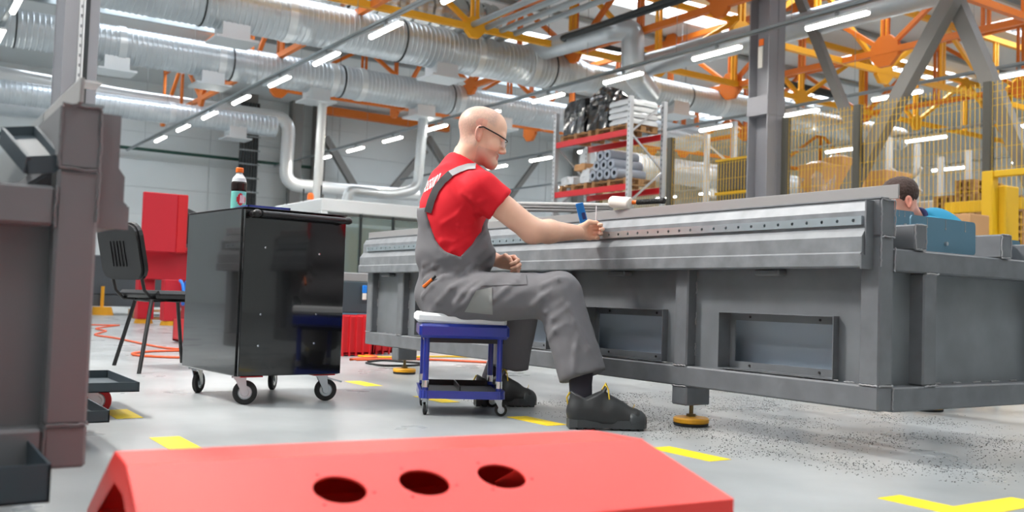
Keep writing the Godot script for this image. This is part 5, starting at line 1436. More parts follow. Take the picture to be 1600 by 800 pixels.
const IR := Vector3(0.833, 0, 0.553)   # the picture's right, level
const IA := Vector3(0.553, 0, -0.833)  # away from the viewer, level
func lin(r: float, g: float, b: float) -> Color: return rgb(r, g, b).srgb_to_linear()

func head_field(T: Transform3D, sc: float, neck_to: Vector3, neck_r: float) -> SDF:
	var s := SDF.new(); var o := T.origin
	s.setup(o - Vector3.ONE * 0.17 * sc, o + Vector3.ONE * 0.17 * sc, 0.0036)
	var B := T.basis
	var P := func(x: float, y: float, z: float) -> Vector3: return o + B * (Vector3(x, y, z) * sc)
	var el := func(c: Vector3, r: Vector3, k: float) -> void: s.ell(o + B * (c * sc), r * sc, B, k * sc)
	el.call(Vector3(-0.016, 0.045, 0), Vector3(0.099, 0.083, 0.076), 0.01)
	el.call(Vector3(0.03, 0.035, 0), Vector3(0.066, 0.078, 0.064), 0.03)
	el.call(Vector3(0.03, -0.03, 0), Vector3(0.058, 0.078, 0.058), 0.03)
	s.cap(P.call(-0.01, -0.05, 0.042), P.call(0.066, -0.098, 0.012), 0.024 * sc, 0.02 * sc, 0.03 * sc)
	s.cap(P.call(-0.01, -0.05, -0.042), P.call(0.066, -0.098, -0.012), 0.024 * sc, 0.02 * sc, 0.03 * sc)
	s.cap(P.call(0.075, -0.1, 0.008), P.call(0.075, -0.1, -0.008), 0.02 * sc, 0.02 * sc, 0.02 * sc)
	s.cap(P.call(0.082, 0.018, 0.036), P.call(0.082, 0.018, -0.036), 0.012 * sc, 0.012 * sc, 0.02 * sc)      # brow
	s.ell(P.call(0.092, -0.004, 0.033), Vector3(0.014, 0.012, 0.018) * sc, B, 0.012 * sc, true)               # eye sockets
	s.ell(P.call(0.092, -0.004, -0.033), Vector3(0.014, 0.012, 0.018) * sc, B, 0.012 * sc, true)
	s.ell(P.call(0.073, -0.004, 0.032), Vector3(0.0125, 0.0125, 0.0125) * sc, B, 0.003 * sc)
	s.ell(P.call(0.073, -0.004, -0.032), Vector3(0.0125, 0.0125, 0.0125) * sc, B, 0.003 * sc)
	s.cap(P.call(0.086, 0.008, 0), P.call(0.108, -0.036, 0), 0.0085 * sc, 0.0115 * sc, 0.012 * sc)            # nose
	for sg in [-1.0, 1.0]:
		s.ell(P.call(0.096, -0.041, 0.011 * sg), Vector3(0.012, 0.008, 0.007) * sc, B, 0.006 * sc)
		s.ell(P.call(0.062, -0.03, 0.042 * sg), Vector3(0.024, 0.026, 0.02) * sc, B, 0.02 * sc)              # cheek
	s.cap(P.call(0.087, -0.062, 0.016), P.call(0.087, -0.062, -0.016), 0.0065 * sc, 0.0065 * sc, 0.008 * sc)   # lips
	s.cap(P.call(0.084, -0.075, 0.014), P.call(0.084, -0.075, -0.014), 0.0072 * sc, 0.0072 * sc, 0.008 * sc)
	for sg in [-1.0, 1.0]:                                                                                     # ears
		var eb := B * Basis(Vector3.UP, 0.35 * sg) * Basis(Vector3(0, 0, 1), 0.15)
		s.ell(P.call(-0.012, 0.0, 0.079 * sg), Vector3(0.0175, 0.032, 0.009) * sc, eb, 0.006 * sc)
		s.ell(P.call(-0.008, 0.003, 0.089 * sg), Vector3(0.0085, 0.019, 0.0085) * sc, eb, 0.004 * sc, true)
		s.ell(P.call(-0.004, -0.026, 0.078 * sg), Vector3(0.008, 0.009, 0.006) * sc, eb, 0.005 * sc)
	s.cap(P.call(-0.03, -0.03, 0), neck_to, neck_r, neck_r * 1.05, 0.035)
	return s

func hand_into(mb: MB, w: Vector3, f: Vector3, t: Vector3, curl: float, sc: float, colour: Callable) -> void:
	f = f.normalized(); t = (t - f * t.dot(f)).normalized()
	var n := f.cross(t) * -1.0   # palm side handled by sign of curl
	var s := SDF.new(); s.setup(w - Vector3.ONE * 0.14, w + Vector3.ONE * 0.14, 0.0032)
	s.cap(w - f * 0.05, w + f * 0.012, 0.029 * sc, 0.027 * sc, 0.02)
	var lens := [[0.044, 0.028, 0.022], [0.048, 0.031, 0.023], [0.044, 0.028, 0.022], [0.034, 0.021, 0.019]]
	for i in 4:
		var kn := w + (f * (0.083 - 0.004 * absf(i - 1.0)) + t * (0.032 - 0.0205 * i)) * sc + n * 0.004
		s.cap(w + (f * 0.005 + t * (0.014 - 0.009 * i)) * sc, kn, 0.017 * sc, 0.0125 * sc, 0.016)
		var p := kn; var a := 0.0
		for j in 3:
			a += [0.75, 1.25, 0.8][j] * curl
			var q: Vector3 = p + (f * cos(a) - n * sin(a)) * lens[i][j] * sc
			s.cap(p, q, [0.0105, 0.0095, 0.0085][j] * sc, [0.0095, 0.0088, 0.0075][j] * sc, 0.005)
			p = q
	var tb := w + (f * 0.02 + t * 0.024 - n * 0.008) * sc; var t1 := w + (f * 0.05 + t * 0.046 - n * 0.022) * sc; var t2 := w + (f * 0.082 + t * 0.042 - n * 0.038) * sc; var t3 := w + (f * 0.1 + t * 0.028 - n * 0.05) * sc
	s.cap(tb, t1, 0.016 * sc, 0.0125 * sc, 0.014); s.cap(t1, t2, 0.0125 * sc, 0.0105 * sc, 0.006); s.cap(t2, t3, 0.0105 * sc, 0.008 * sc, 0.004)
	s.mesh_into(mb, colour)

func patch(s: SDF, q: Array, nu: int, nv: int, lift: float) -> MB:
	var b := MB.new(); var g := []; var gn := []
	for j in nv + 1:
		for i in nu + 1:
			var u := float(i) / nu; var v := float(j) / nv
			var a := Vector2(q[0][0], q[0][1]).lerp(Vector2(q[1][0], q[1][1]), u); var c := Vector2(q[3][0], q[3][1]).lerp(Vector2(q[2][0], q[2][1]), u)
			var p := a.lerp(c, v)
			var w := s.cast(EYE, ray(p.x, p.y), 3.3, 5.2)
			if w != Vector3.INF:
				var nn := s.grad(w); g.append(w + nn * lift); gn.append(nn)
			else: g.append(null); gn.append(null)
	for j in nv:
		for i in nu:
			var k := j * (nu + 1) + i
			var ids := [k, k + 1, k + nu + 2, k + nu + 1]
			if ids.any(func(e): return g[e] == null): continue
			if g[k].distance_to(g[k + nu + 2]) > 0.08: continue
			b.tri(g[ids[0]], g[ids[1]], g[ids[2]], gn[ids[0]], gn[ids[1]], gn[ids[2]]); b.tri(g[ids[0]], g[ids[2]], g[ids[3]], gn[ids[0]], gn[ids[2]], gn[ids[3]])
	return b

func ribbon(s: SDF, path: Array, width: float, lift: float) -> MB:
	var b := MB.new()
	var pts := []
	for i in path.size() - 1:
		for k in 5: pts.append(Vector2(path[i][0], path[i][1]).lerp(Vector2(path[i + 1][0], path[i + 1][1]), k / 5.0))
	pts.append(Vector2(path[-1][0], path[-1][1]))
	var prev := []
	for i in pts.size():
		var d: Vector2 = (pts[mini(i + 1, pts.size() - 1)] - pts[maxi(i - 1, 0)]).normalized(); var n := Vector2(-d.y, d.x)
		var row := []
		for e in [-1.0, -0.33, 0.33, 1.0]:
			var p: Vector2 = pts[i] + n * e * width / 2
			var w := s.cast(EYE, ray(p.x, p.y), 3.3, 5.2)
			if w == Vector3.INF: continue
			var nn := s.grad(w); row.append([w + nn * lift, nn])
		if row.size() == 4 and prev.size() == 4:
			for k in 3:
				b.tri(prev[k][0], prev[k + 1][0], row[k + 1][0], prev[k][1], prev[k + 1][1], row[k + 1][1]); b.tri(prev[k][0], row[k + 1][0], row[k][0], prev[k][1], row[k + 1][1], row[k][1])
		if row.size() == 4: prev = row
	return b

func shoe(parent: Node3D, org: Vector3, heel: Vector3, toe: Vector3, called: String) -> void:
	var f := (toe - heel); f.y = 0; var L := f.length(); f /= L
	var sd := f.cross(Vector3.UP)
	var T := Transform3D(Basis(f, Vector3.UP, sd), heel + f * L / 2 - org)
	var o := Node3D.new(); o.name = called; parent.add_child(o, true); o.transform = T
	var k := L / 0.32
	var s := SDF.new(); s.setup(Vector3(-0.18, -0.01, -0.07), Vector3(0.18, 0.15, 0.07), 0.005)
	s.cap(Vector3(-0.115, 0.055, 0), Vector3(0.0, 0.05, 0), 0.043, 0.045, 0.02)
	s.cap(Vector3(0.0, 0.045, 0.0), Vector3(0.105, 0.03, 0.004), 0.043, 0.042, 0.03)
	s.cap(Vector3(-0.11, 0.06, 0), Vector3(-0.112, 0.12, 0), 0.042, 0.034, 0.02)
	s.cap(Vector3(-0.06, 0.065, 0), Vector3(-0.05, 0.11, 0), 0.041, 0.034, 0.03)
	s.cap(Vector3(-0.03, 0.1, 0), Vector3(0.05, 0.066, 0), 0.026, 0.026, 0.03)
	s.each(func(p: Vector3, d: float) -> float: return maxf(maxf(d, 0.02 - p.y), p.y - (0.098 + 0.42 * absf(p.x + 0.085))), 0.04)
	var b := MB.new(); b.x = Transform3D(Basis().scaled(Vector3(k, 1.22, 1)), Vector3.ZERO); s.mesh_into(b); put(b, "upper", mat("shoe_leather", Color.WHITE), o)
	# outsole
	var pl := PackedVector2Array()
	for p in [[-0.158, 0.0], [-0.15, 0.028], [-0.12, 0.042], [-0.06, 0.04], [0.0, 0.04], [0.06, 0.05], [0.11, 0.05], [0.145, 0.034], [0.16, 0.004], [0.15, -0.028], [0.11, -0.046], [0.06, -0.048], [0.0, -0.04], [-0.06, -0.038], [-0.12, -0.04], [-0.15, -0.026]]: pl.append(Vector2(p[0] * k, p[1]))
	b = MB.new(); b.x = Transform3D(Basis(Vector3(1, 0, 0), Vector3(0, 0, 1), Vector3(0, 1, 0)), Vector3.ZERO); b.prism(pl, 0.008, 0.04); put(b, "outsole", mat("shoe_sole", Color.WHITE), o)
	b = MB.new()
	for i in 9:
		var x := (-0.14 + 0.034 * i) * k
		if i == 4: continue
		b.box(Vector3(x - 0.011, 0, -0.032), Vector3(x + 0.011, 0.008, 0.032), 0.0015)
	put(b, "tread", mat("shoe_sole", Color.WHITE), o)
	var s2 := SDF.new(); s2.setup(Vector3(0.04, -0.0, -0.08), Vector3(0.2, 0.1, 0.08), 0.005)
	s2.cap(Vector3(0.09, 0.03, 0.018), Vector3(0.118, 0.028, 0), 0.032, 0.034, 0.02); s2.cap(Vector3(0.09, 0.03, -0.014), Vector3(0.118, 0.028, 0), 0.032, 0.034, 0.02)
	s2.each(func(p: Vector3, d: float) -> float: return maxf(maxf(d - 0.004, 0.02 - p.y), 0.085 - p.x), 0.04)
	b = MB.new(); b.x = Transform3D(Basis().scaled(Vector3(k, 1.15, 1)), Vector3.ZERO); s2.mesh_into(b); put(b, "toe_cap", mat("shoe_sole", Color.WHITE), o)
	b = MB.new(); b.x = Transform3D(Basis().scaled(Vector3(1, 1.22, 1)), Vector3.ZERO)
	for i in 5:
		var x := 0.058 - 0.02 * i; var y := 0.0865 + 0.0093 * i
		b.tube(PackedVector3Array([Vector3(x, y - 0.012, 0.022), Vector3(x + 0.002, y, 0.01), Vector3(x + 0.004, y + 0.002, 0), Vector3(x + 0.002, y, -0.01), Vector3(x, y - 0.012, -0.022)]), 0.0035, 6)
	b.tube(PackedVector3Array([Vector3(-0.02, 0.13, 0.0), Vector3(-0.01, 0.145, 0.012), Vector3(0.0, 0.13, 0.026), Vector3(0.004, 0.1, 0.032)]), 0.0028, 6); b.tube(PackedVector3Array([Vector3(-0.02, 0.13, 0.0), Vector3(-0.005, 0.15, -0.012), Vector3(0.01, 0.125, -0.025)]), 0.0028, 6)
	put(b, "laces", mat("lace", Color.WHITE), o)
	b = MB.new(); b.x = Transform3D(Basis(Vector3(0, 0, 1), -0.5), Vector3(-0.035, 0.13, 0)); b.box(Vector3(0, 0, -0.024), Vector3(0.012, 0.05, 0.024), 0.005); put(b, "tongue", mat("shoe_leather", Color.WHITE), o)
	b = MB.new(); b.x = Transform3D(Basis().scaled(Vector3(1, 1.22, 1)), Vector3.ZERO); b.tube(PackedVector3Array([Vector3(-0.152 * k, 0.07, 0.0), Vector3(-0.16 * k, 0.1, 0.0), Vector3(-0.148 * k, 0.118, 0.0)]), 0.0035, 6)
	b.tube(PackedVector3Array([Vector3(0.1, 0.075, 0.036), Vector3(0.108, 0.08, 0.02), Vector3(0.112, 0.083, 0.0)]), 0.0015, 5); put(b, "yellow_stitching", mat("lace", Color.WHITE), o)

func add_folds(g: SDF, folds: Array) -> void:
	var ridges := []
	for fo in folds:
		var last = null
		for i in range(1, fo.size()):
			var w := g.cast(EYE, ray(fo[i][0], fo[i][1]), 3.3, 5.2)
			if w == Vector3.INF: last = null; continue
			w -= g.grad(w) * (fo[0] * 0.15)
			if last != null and last.distance_to(w) < 0.2: ridges.append([last, w, fo[0] * (0.6 if i == 1 else 1.0), fo[0] * (0.5 if i == fo.size() - 1 else 1.0)])
			last = w
	for e in ridges: g.cap(e[0], e[1], e[2], e[3], 0.012)

func make_worker() -> void:
	var base := Vector3(2.3, 0, -3.75)
	var t := thing("person", "bald worker in red t-shirt and grey bib overalls seated on the blue stool", "person", base)
	var W := Transform3D(Basis(), -base)
	var F := (IR * 0.95 + IA * 0.31).normalized(); var S := -(Vector3.UP.cross(F)); S = F.cross(Vector3.UP)
	var TB := Basis(F, Vector3.UP, S)
	var lean := TB * Basis(Vector3(0, 0, 1), -0.12)
	var pel := D(703, 458, 4.34); var bel := D(711, 398, 4.34); var che := D(709, 325, 4.34)
	var nb := D(727, 258, 4.33)
	var shR := D(752, 297, 4.17); var elR := D(832, 361, 4.17); var wrR := D(903, 363, 4.40)
	var shL := D(728, 290, 4.52); var elL := D(748, 395, 4.6); var wrL := D(782, 409, 4.52)
	var hipR := D(712, 466, 4.24); var knR := D(872, 461, 4.07); var anR := D(910, 596, 3.97)
	var hipL := D(712, 466, 4.44); var knL := D(815, 466, 4.62); var anL := D(777, 590, 4.66)
	# --- skin ---
	var HT := Transform3D(TB * Basis(Vector3.UP, -0.3) * Basis(Vector3(0, 0, 1), -0.25), D(753, 214, 4.33))
	var hs := 1.05
	var skin_c := lin(232, 186, 160); var stub := lin(168, 138, 128); var lip := lin(196, 120, 112); var inv := HT.affine_inverse()
	var fn := FastNoiseLite.new(); fn.frequency = 30.0; fn.seed = 3
	var colour := func(p: Vector3) -> Color:
		var q: Vector3 = inv * p / hs
		var c: Color = skin_c
		if q.length() < 0.16:
			var hair := smoothstep(0.0, 0.02, q.y - 0.03 + maxf(0.0, q.x) * 0.35 - 0.02) if q.x > -0.01 else smoothstep(-0.065, -0.045, q.y)
			if q.x > -0.01: hair *= 1.0 - smoothstep(0.035, 0.06, q.x)
			c = c.lerp(stub, 0.75 * hair * (0.75 + 0.4 * fn.get_noise_3dv(q * 3.0)))
			if q.x > 0.0 and q.y < -0.05: c = c.lerp(stub, 0.3)
			if q.x > 0.083 and absf(q.z) < 0.022 and q.y < -0.055 and q.y > -0.081: c = lip
			if absf(q.z) > 0.074 and q.x < 0.01: c = c.lerp(lin(224, 140, 124), 0.5)
		else:
			c = c.lerp(lin(226, 172, 144), 0.4 + 0.3 * fn.get_noise_3dv(p))
		return c
	var b := MB.new(); b.x = W; b.use_c = true
	var hf := head_field(HT, hs, nb + Vector3(0, -0.02, 0) - F * 0.02, 0.058)
	hf.mesh_into(b, colour)
	var s := SDF.new(); s.setup(Vector3(1.6, 0.05, -4.2), Vector3(3.0, 1.2, -3.0), 0.012)
	s.cap(nb + Vector3(0, 0.05, 0), che, 0.056, 0.1, 0.05); s.ell(che, Vector3(0.11, 0.2, 0.15), lean, 0.04); s.ell(bel, Vector3(0.12, 0.12, 0.14), TB, 0.04); s.ell(pel, Vector3(0.11, 0.1, 0.14), TB, 0.04)
	s.cap(shL, shR, 0.05, 0.05, 0.05)
	s.cap(shR, elR, 0.061, 0.053, 0.02); s.cap(elR, elR.lerp(wrR, 0.35), 0.053, 0.052, 0.025); s.cap(elR.lerp(wrR, 0.35), wrR, 0.052, 0.033, 0.02)
	s.cap(shL, elL, 0.052, 0.045, 0.02); s.cap(elL, wrL, 0.044, 0.029, 0.02)
	s.cap(hipR, knR, 0.07, 0.05, 0.03); s.cap(knR, anR, 0.05, 0.036, 0.02); s.cap(hipL, knL, 0.07, 0.05, 0.03); s.cap(knL, anL, 0.05, 0.036, 0.02)
	s.mesh_into(b, colour)
	hand_into(b, wrR, D(940, 361, 4.49) - wrR, Vector3(0.1, 1, 0.05), 1.0, 0.98, colour)
	hand_into(b, wrL, D(826, 415, 4.44) - wrL, Vector3(0.0, 0.8, 0.0) - IA * 0.5, 0.8, 0.98, colour)
	put(b, "body", mat("skin", Color.WHITE), t)
	# --- red shirt ---
	var r := SDF.new(); r.setup(Vector3(1.7, 0.5, -4.2), Vector3(2.75, 1.25, -3.2), 0.0115)
	r.ell(che, Vector3(0.148, 0.235, 0.195), lean, 0.04); r.ell(bel, Vector3(0.158, 0.15, 0.178), TB, 0.05)
	r.cap(shL.lerp(nb, 0.15), shR.lerp(nb, 0.1), 0.072, 0.074, 0.05)
	r.cap(nb - F * 0.02, che, 0.07, 0.13, 0.05)
	var slR := shR.lerp(elR, 0.37); var slL := shL.lerp(elL, 0.5)
	r.cap(shR, slR, 0.08, 0.078, 0.035, true); r.cap(shL, slL, 0.074, 0.07, 0.035, true)
	var f1 := FastNoiseLite.new(); f1.seed = 12; f1.frequency = 6.0; f1.noise_type = FastNoiseLite.TYPE_SIMPLEX_SMOOTH; f1.fractal_type = FastNoiseLite.FRACTAL_RIDGED; f1.fractal_octaves = 1
	var up_n := (HT.basis * Vector3.UP + F * 0.25).normalized()
	r.each(func(p: Vector3, d: float) -> float:
		var q := p - che
		var e := d - 0.006 * (f1.get_noise_3d(q.dot(F) * 1.1 + q.y * 0.9, q.y * 0.35, q.dot(S) * 1.1) - 0.3)
		var nk := (p - (nb + Vector3(0, 0.022, 0))).dot(up_n)
		if (p - nb).length() < 0.14: e = maxf(e, nk)
		return e, 0.05)
	add_folds(r, [[0.009, [706, 392], [730, 378], [752, 362]], [0.009, [690, 378], [712, 376], [735, 362]], [0.009, [716, 352], [738, 348], [756, 352]], [0.008, [742, 334], [750, 316], [770, 302]], [0.008, [722, 300], [738, 312], [746, 328]], [0.008, [692, 350], [712, 338], [726, 322]]])
	b = MB.new(); b.x = W; r.mesh_into(b); var shirt := put(b, "t_shirt", mat("red_shirt", Color.WHITE), t)
	# --- overalls ---
	var g := SDF.new(); g.setup(Vector3(1.7, 0.08, -4.35), Vector3(2.85, 1.05, -2.95), 0.0115)
	g.ell(che, Vector3(0.16, 0.235, 0.205), lean, 0.04); g.ell(bel, Vector3(0.178, 0.15, 0.192), TB, 0.05)
	g.each(func(p: Vector3, d: float) -> float:
		var q := p - pel
		var ang := atan2(q.dot(F) / 0.17 + 0.05, absf(q.dot(S)) / 0.19)
		var hh := 0.69 + (minf(ang / 1.15, 1.0) * 0.19 if ang > 0 else minf(pow(-ang / 1.05, 2.8), 1.0) * 0.215)
		return maxf(d, (p.y - hh) * 0.8), 0.3)
	g.ell(pel + Vector3(0, 0.0, 0), Vector3(0.158, 0.135, 0.195), TB, 0.05)
	g.cap(hipR - F * 0.03, knR, 0.112, 0.093, 0.04); g.cap(hipL - F * 0.03, knL, 0.108, 0.092, 0.03)
	g.cap(knR, D(911, 588, 3.98), 0.094, 0.1, 0.03, true)
	g.cap(knL, D(793, 571, 4.66), 0.094, 0.1, 0.03, true)
	var f2 := FastNoiseLite.new(); f2.seed = 22; f2.frequency = 7.0; f2.noise_type = FastNoiseLite.TYPE_SIMPLEX_SMOOTH; f2.fractal_type = FastNoiseLite.FRACTAL_RIDGED; f2.fractal_octaves = 1
	var lower := (D(911, 588, 3.98) - knR).normalized()
	g.each(func(p: Vector3, d: float) -> float:
		if absf(d) > 0.04: return d
		var q := p - pel
		var u := q.dot(F); var hip := exp(-pow((u - 0.1) / 0.14, 2.0)); var kn := exp(-pow((p - knR).length() / 0.13, 2.0)) + exp(-pow((p - bel).length() / 0.16, 2.0)) * 0.7
		var n1 := f2.get_noise_3d(u * 0.9 - q.y * 1.3, (u + q.y) * 0.25, q.dot(S) * 0.7)
		var n2 := f2.get_noise_3d(q.y * 0.8 + u * 1.0 + 5.0, u * 0.3 - q.y * 0.3, q.dot(S) * 0.6)
		return d - n1 * 0.005 * (0.3 + hip) - n2 * 0.005 * (0.3 + kn), 0.05)
	var folds := [[0.011, [673, 488], [686, 472], [706, 450], [726, 438]], [0.011, [660, 464], [676, 446], [692, 434], [710, 430]], [0.012, [712, 474], [724, 458], [744, 440]], [0.011, [726, 476], [740, 456], [754, 444]], [0.012, [833, 478], [848, 464], [862, 454]], [0.012, [842, 504], [852, 488], [880, 470]], [0.012, [846, 514], [864, 498], [888, 480]], [0.01, [848, 446], [872, 436], [886, 434]], [0.01, [858, 530], [868, 516], [884, 506]], [0.01, [888, 478], [898, 504], [920, 545], [935, 566]], [0.01, [896, 580], [900, 545], [903, 522]], [0.011, [661, 426], [680, 416], [706, 414]], [0.011, [662, 414], [690, 402]], [0.012, [664, 438], [690, 424], [716, 420]], [0.012, [730, 428], [740, 412], [768, 415], [783, 422]], [0.01, [770, 470], [790, 452], [800, 445]], [0.01, [700, 494], [716, 480], [736, 470]], [0.009, [808, 440], [814, 430], [818, 426]]]
	add_folds(g, folds)
	b = MB.new(); b.x = W; g.mesh_into(b); var ov := put(b, "bib_overalls", mat("grey_cloth", Color.WHITE), t)
	for a in [[[[744, 454], [769, 449], [770, 491], [726, 487]], "thigh_pocket", 8], [[[757, 429], [822, 427], [824, 445], [750, 447]], "side_panel", 8]]:
		b = patch(g, a[0], 10, a[2], 0.003); b.x = Transform3D()
		for i in b.v.size(): b.v[i] -= base
		if b.v.size() > 0: put(b, a[1], mat("grey_patch", Color.WHITE) if a[1] == "thigh_pocket" else mat("grey_cloth", Color.WHITE), t)
	# straps on the shirt
	for a in [[[[670, 332], [675, 314], [682, 297], [692, 284], [705, 272]], "strap_black", 11.0], [[[704, 272.5], [717, 266], [731, 261.5], [746, 260.5], [757, 264]], "strap_grey", 9.5]]:
		b = ribbon(r, a[0], a[2], 0.006)
		for i in b.v.size(): b.v[i] -= base
		if b.v.size() > 0: put(b, "shoulder_strap", mat(a[1], Color.WHITE), t, "black elastic strap" if a[1] == "strap_black" else "grey strap")
	# lettering on the back of the shirt
	var tm := TextMesh.new(); tm.text = "ASSURD"; tm.font_size = 32; tm.depth = 0.0; tm.pixel_size = 0.01; tm.curve_step = 2.0
	var sf := SystemFont.new(); sf.font_names = PackedStringArray(["Droid Sans"]); sf.font_weight = 700; tm.font = sf
	var ar := tm.get_mesh_arrays(); var vv: PackedVector3Array = ar[Mesh.ARRAY_VERTEX]; var ii: PackedInt32Array = ar[Mesh.ARRAY_INDEX]
	var mn := Vector3.ONE * 99.0; var mxv := -mn
	for p in vv: mn = mn.min(p); mxv = mxv.max(p)
	var pos := []
	for p in vv:
		var u := (p.x - mn.x) / (mxv.x - mn.x); var v := (p.y - mn.y) / (mxv.y - mn.y)
		var q := Vector2(660, 303).lerp(Vector2(682, 290), u).lerp(Vector2(668, 284).lerp(Vector2(691, 270), u), v)
		var w := r.cast(EYE, ray(q.x, q.y), 3.3, 5.2)
		pos.append(null if w == Vector3.INF else [w + r.grad(w) * 0.003 - base, r.grad(w)])
	b = MB.new()
	for i in range(0, ii.size(), 3):
		var A = pos[ii[i]]; var B2 = pos[ii[i + 1]]; var C2 = pos[ii[i + 2]]
		if A == null or B2 == null or C2 == null: continue
		if A[0].distance_to(B2[0]) > 0.06 or A[0].distance_to(C2[0]) > 0.06: continue
		b.tri(A[0], B2[0], C2[0], A[1], B2[1], C2[1])
	if b.v.size() > 0: put(b, "lettering", mat("white_print", Color.WHITE), t, "white lettering across the back")
	# socks
	b = MB.new(); b.x = W; b.tube(PackedVector3Array([D(909, 575, 3.98), D(907, 600, 3.97), D(908, 632, 3.95)]), 0.05, 16, 0.046); put(b, "sock", mat("sock", Color.WHITE), t)
	b = MB.new(); b.x = W; b.tube(PackedVector3Array([D(780, 560, 4.66), D(768, 590, 4.66), D(766, 606, 4.66)]), 0.05, 16, 0.046); put(b, "sock", mat("sock", Color.WHITE), t)
	shoe(t, base, PY(884, 669), PY(1010, 672), "shoe")
	shoe(t, base, PY(739, 634), PY(838, 635), "shoe")
	# glasses
	var gl := Node3D.new(); gl.name = "safety_glasses"; t.add_child(gl)
	var GX := W * HT
	b = MB.new(); b.x = GX * Transform3D(Basis().scaled(Vector3.ONE * hs), Vector3.ZERO)
	for sg in [-1.0, 1.0]: b.tube(PackedVector3Array([Vector3(-0.02, 0.022, 0.086 * sg), Vector3(0.0, 0.03, 0.084 * sg), Vector3(0.07, 0.017, 0.068 * sg), Vector3(0.094, 0.012, 0.05 * sg)]), 0.0032, 6)
	b.tube(PackedVector3Array([Vector3(0.094, 0.012, 0.05), Vector3(0.108, 0.011, 0.025), Vector3(0.111, 0.011, 0), Vector3(0.108, 0.011, -0.025), Vector3(0.094, 0.012, -0.05)]), 0.0028, 6)
	put(b, "frame", mat("rubber", Color.WHITE), gl)
	b = MB.new(); b.x = GX * Transform3D(Basis().scaled(Vector3.ONE * hs), Vector3.ZERO)
	var lp := [Vector3(0.09, 0, 0.056), Vector3(0.1, 0, 0.042), Vector3(0.108, 0, 0.025), Vector3(0.111, 0, 0), Vector3(0.108, 0, -0.025), Vector3(0.1, 0, -0.042), Vector3(0.09, 0, -0.056)]
	for i in 6: b.face([lp[i] + Vector3(0, 0.011, 0), lp[i + 1] + Vector3(0, 0.011, 0), lp[i + 1] + Vector3(0, -0.027, 0), lp[i] + Vector3(0, -0.024, 0)], lp[i])
	put(b, "lens", mat("glass_clear", Color.WHITE), gl)
	# things he holds and carries
	var tl := thing("blue_gauge", "flat blue hand tool gripped upright in the worker's fist", "hand tool", D(913, 350, 4.45))
	var ud := D(908, 316, 4.45) - D(917, 352, 4.45); var Lt := ud.length(); ud /= Lt
	var bx := Basis(ud.cross(IA).normalized() * -1.0, ud, IA)
	b = MB.new(); b.x = Transform3D(bx, Vector3.ZERO); b.box(Vector3(-0.018, -0.045, -0.009), Vector3(0.018, 0.1, 0.009), 0.003); put(b, "handle", mat("blue_tool", Color.WHITE), tl)
	b = MB.new(); b.x = Transform3D(bx, Vector3.ZERO); b.box(Vector3(-0.002, 0.02, -0.0112), Vector3(0.013, 0.052, -0.0091)); put(b, "window", mat("navy", Color.WHITE), tl)
	b = MB.new(); b.x = Transform3D(Basis(), Vector3.ZERO); var sp := D(931, 345, 4.45) - tl.position; b.cyl(sp + Vector3(0, -0.03, 0), sp + Vector3(0, 0.07, 0), 0.0025, 0.0018, 8); put(b, "scriber", mat("white_print", Color.WHITE), tl)
	var pa := g.cast(EYE, ray(664, 449), 3.3, 5.2); var pb := g.cast(EYE, ray(678, 437), 3.3, 5.2)
	if pa != Vector3.INF and pb != Vector3.INF:
		var pen := thing("marker_pen", "orange marker pen stuck in the worker's hip pocket", "pen", pa)
		var na := g.grad(pa) * 0.008; b = MB.new(); b.cyl(na, pb - pa + na, 0.007, 0.0065, 10); put(b, "barrel", mat("orange", Color.WHITE), pen)
		b = MB.new(); b.cyl(pb - pa + na, (pb - pa) * 1.35 + na, 0.006, 0.005, 10); put(b, "cap", mat("rubber", Color.WHITE), pen)

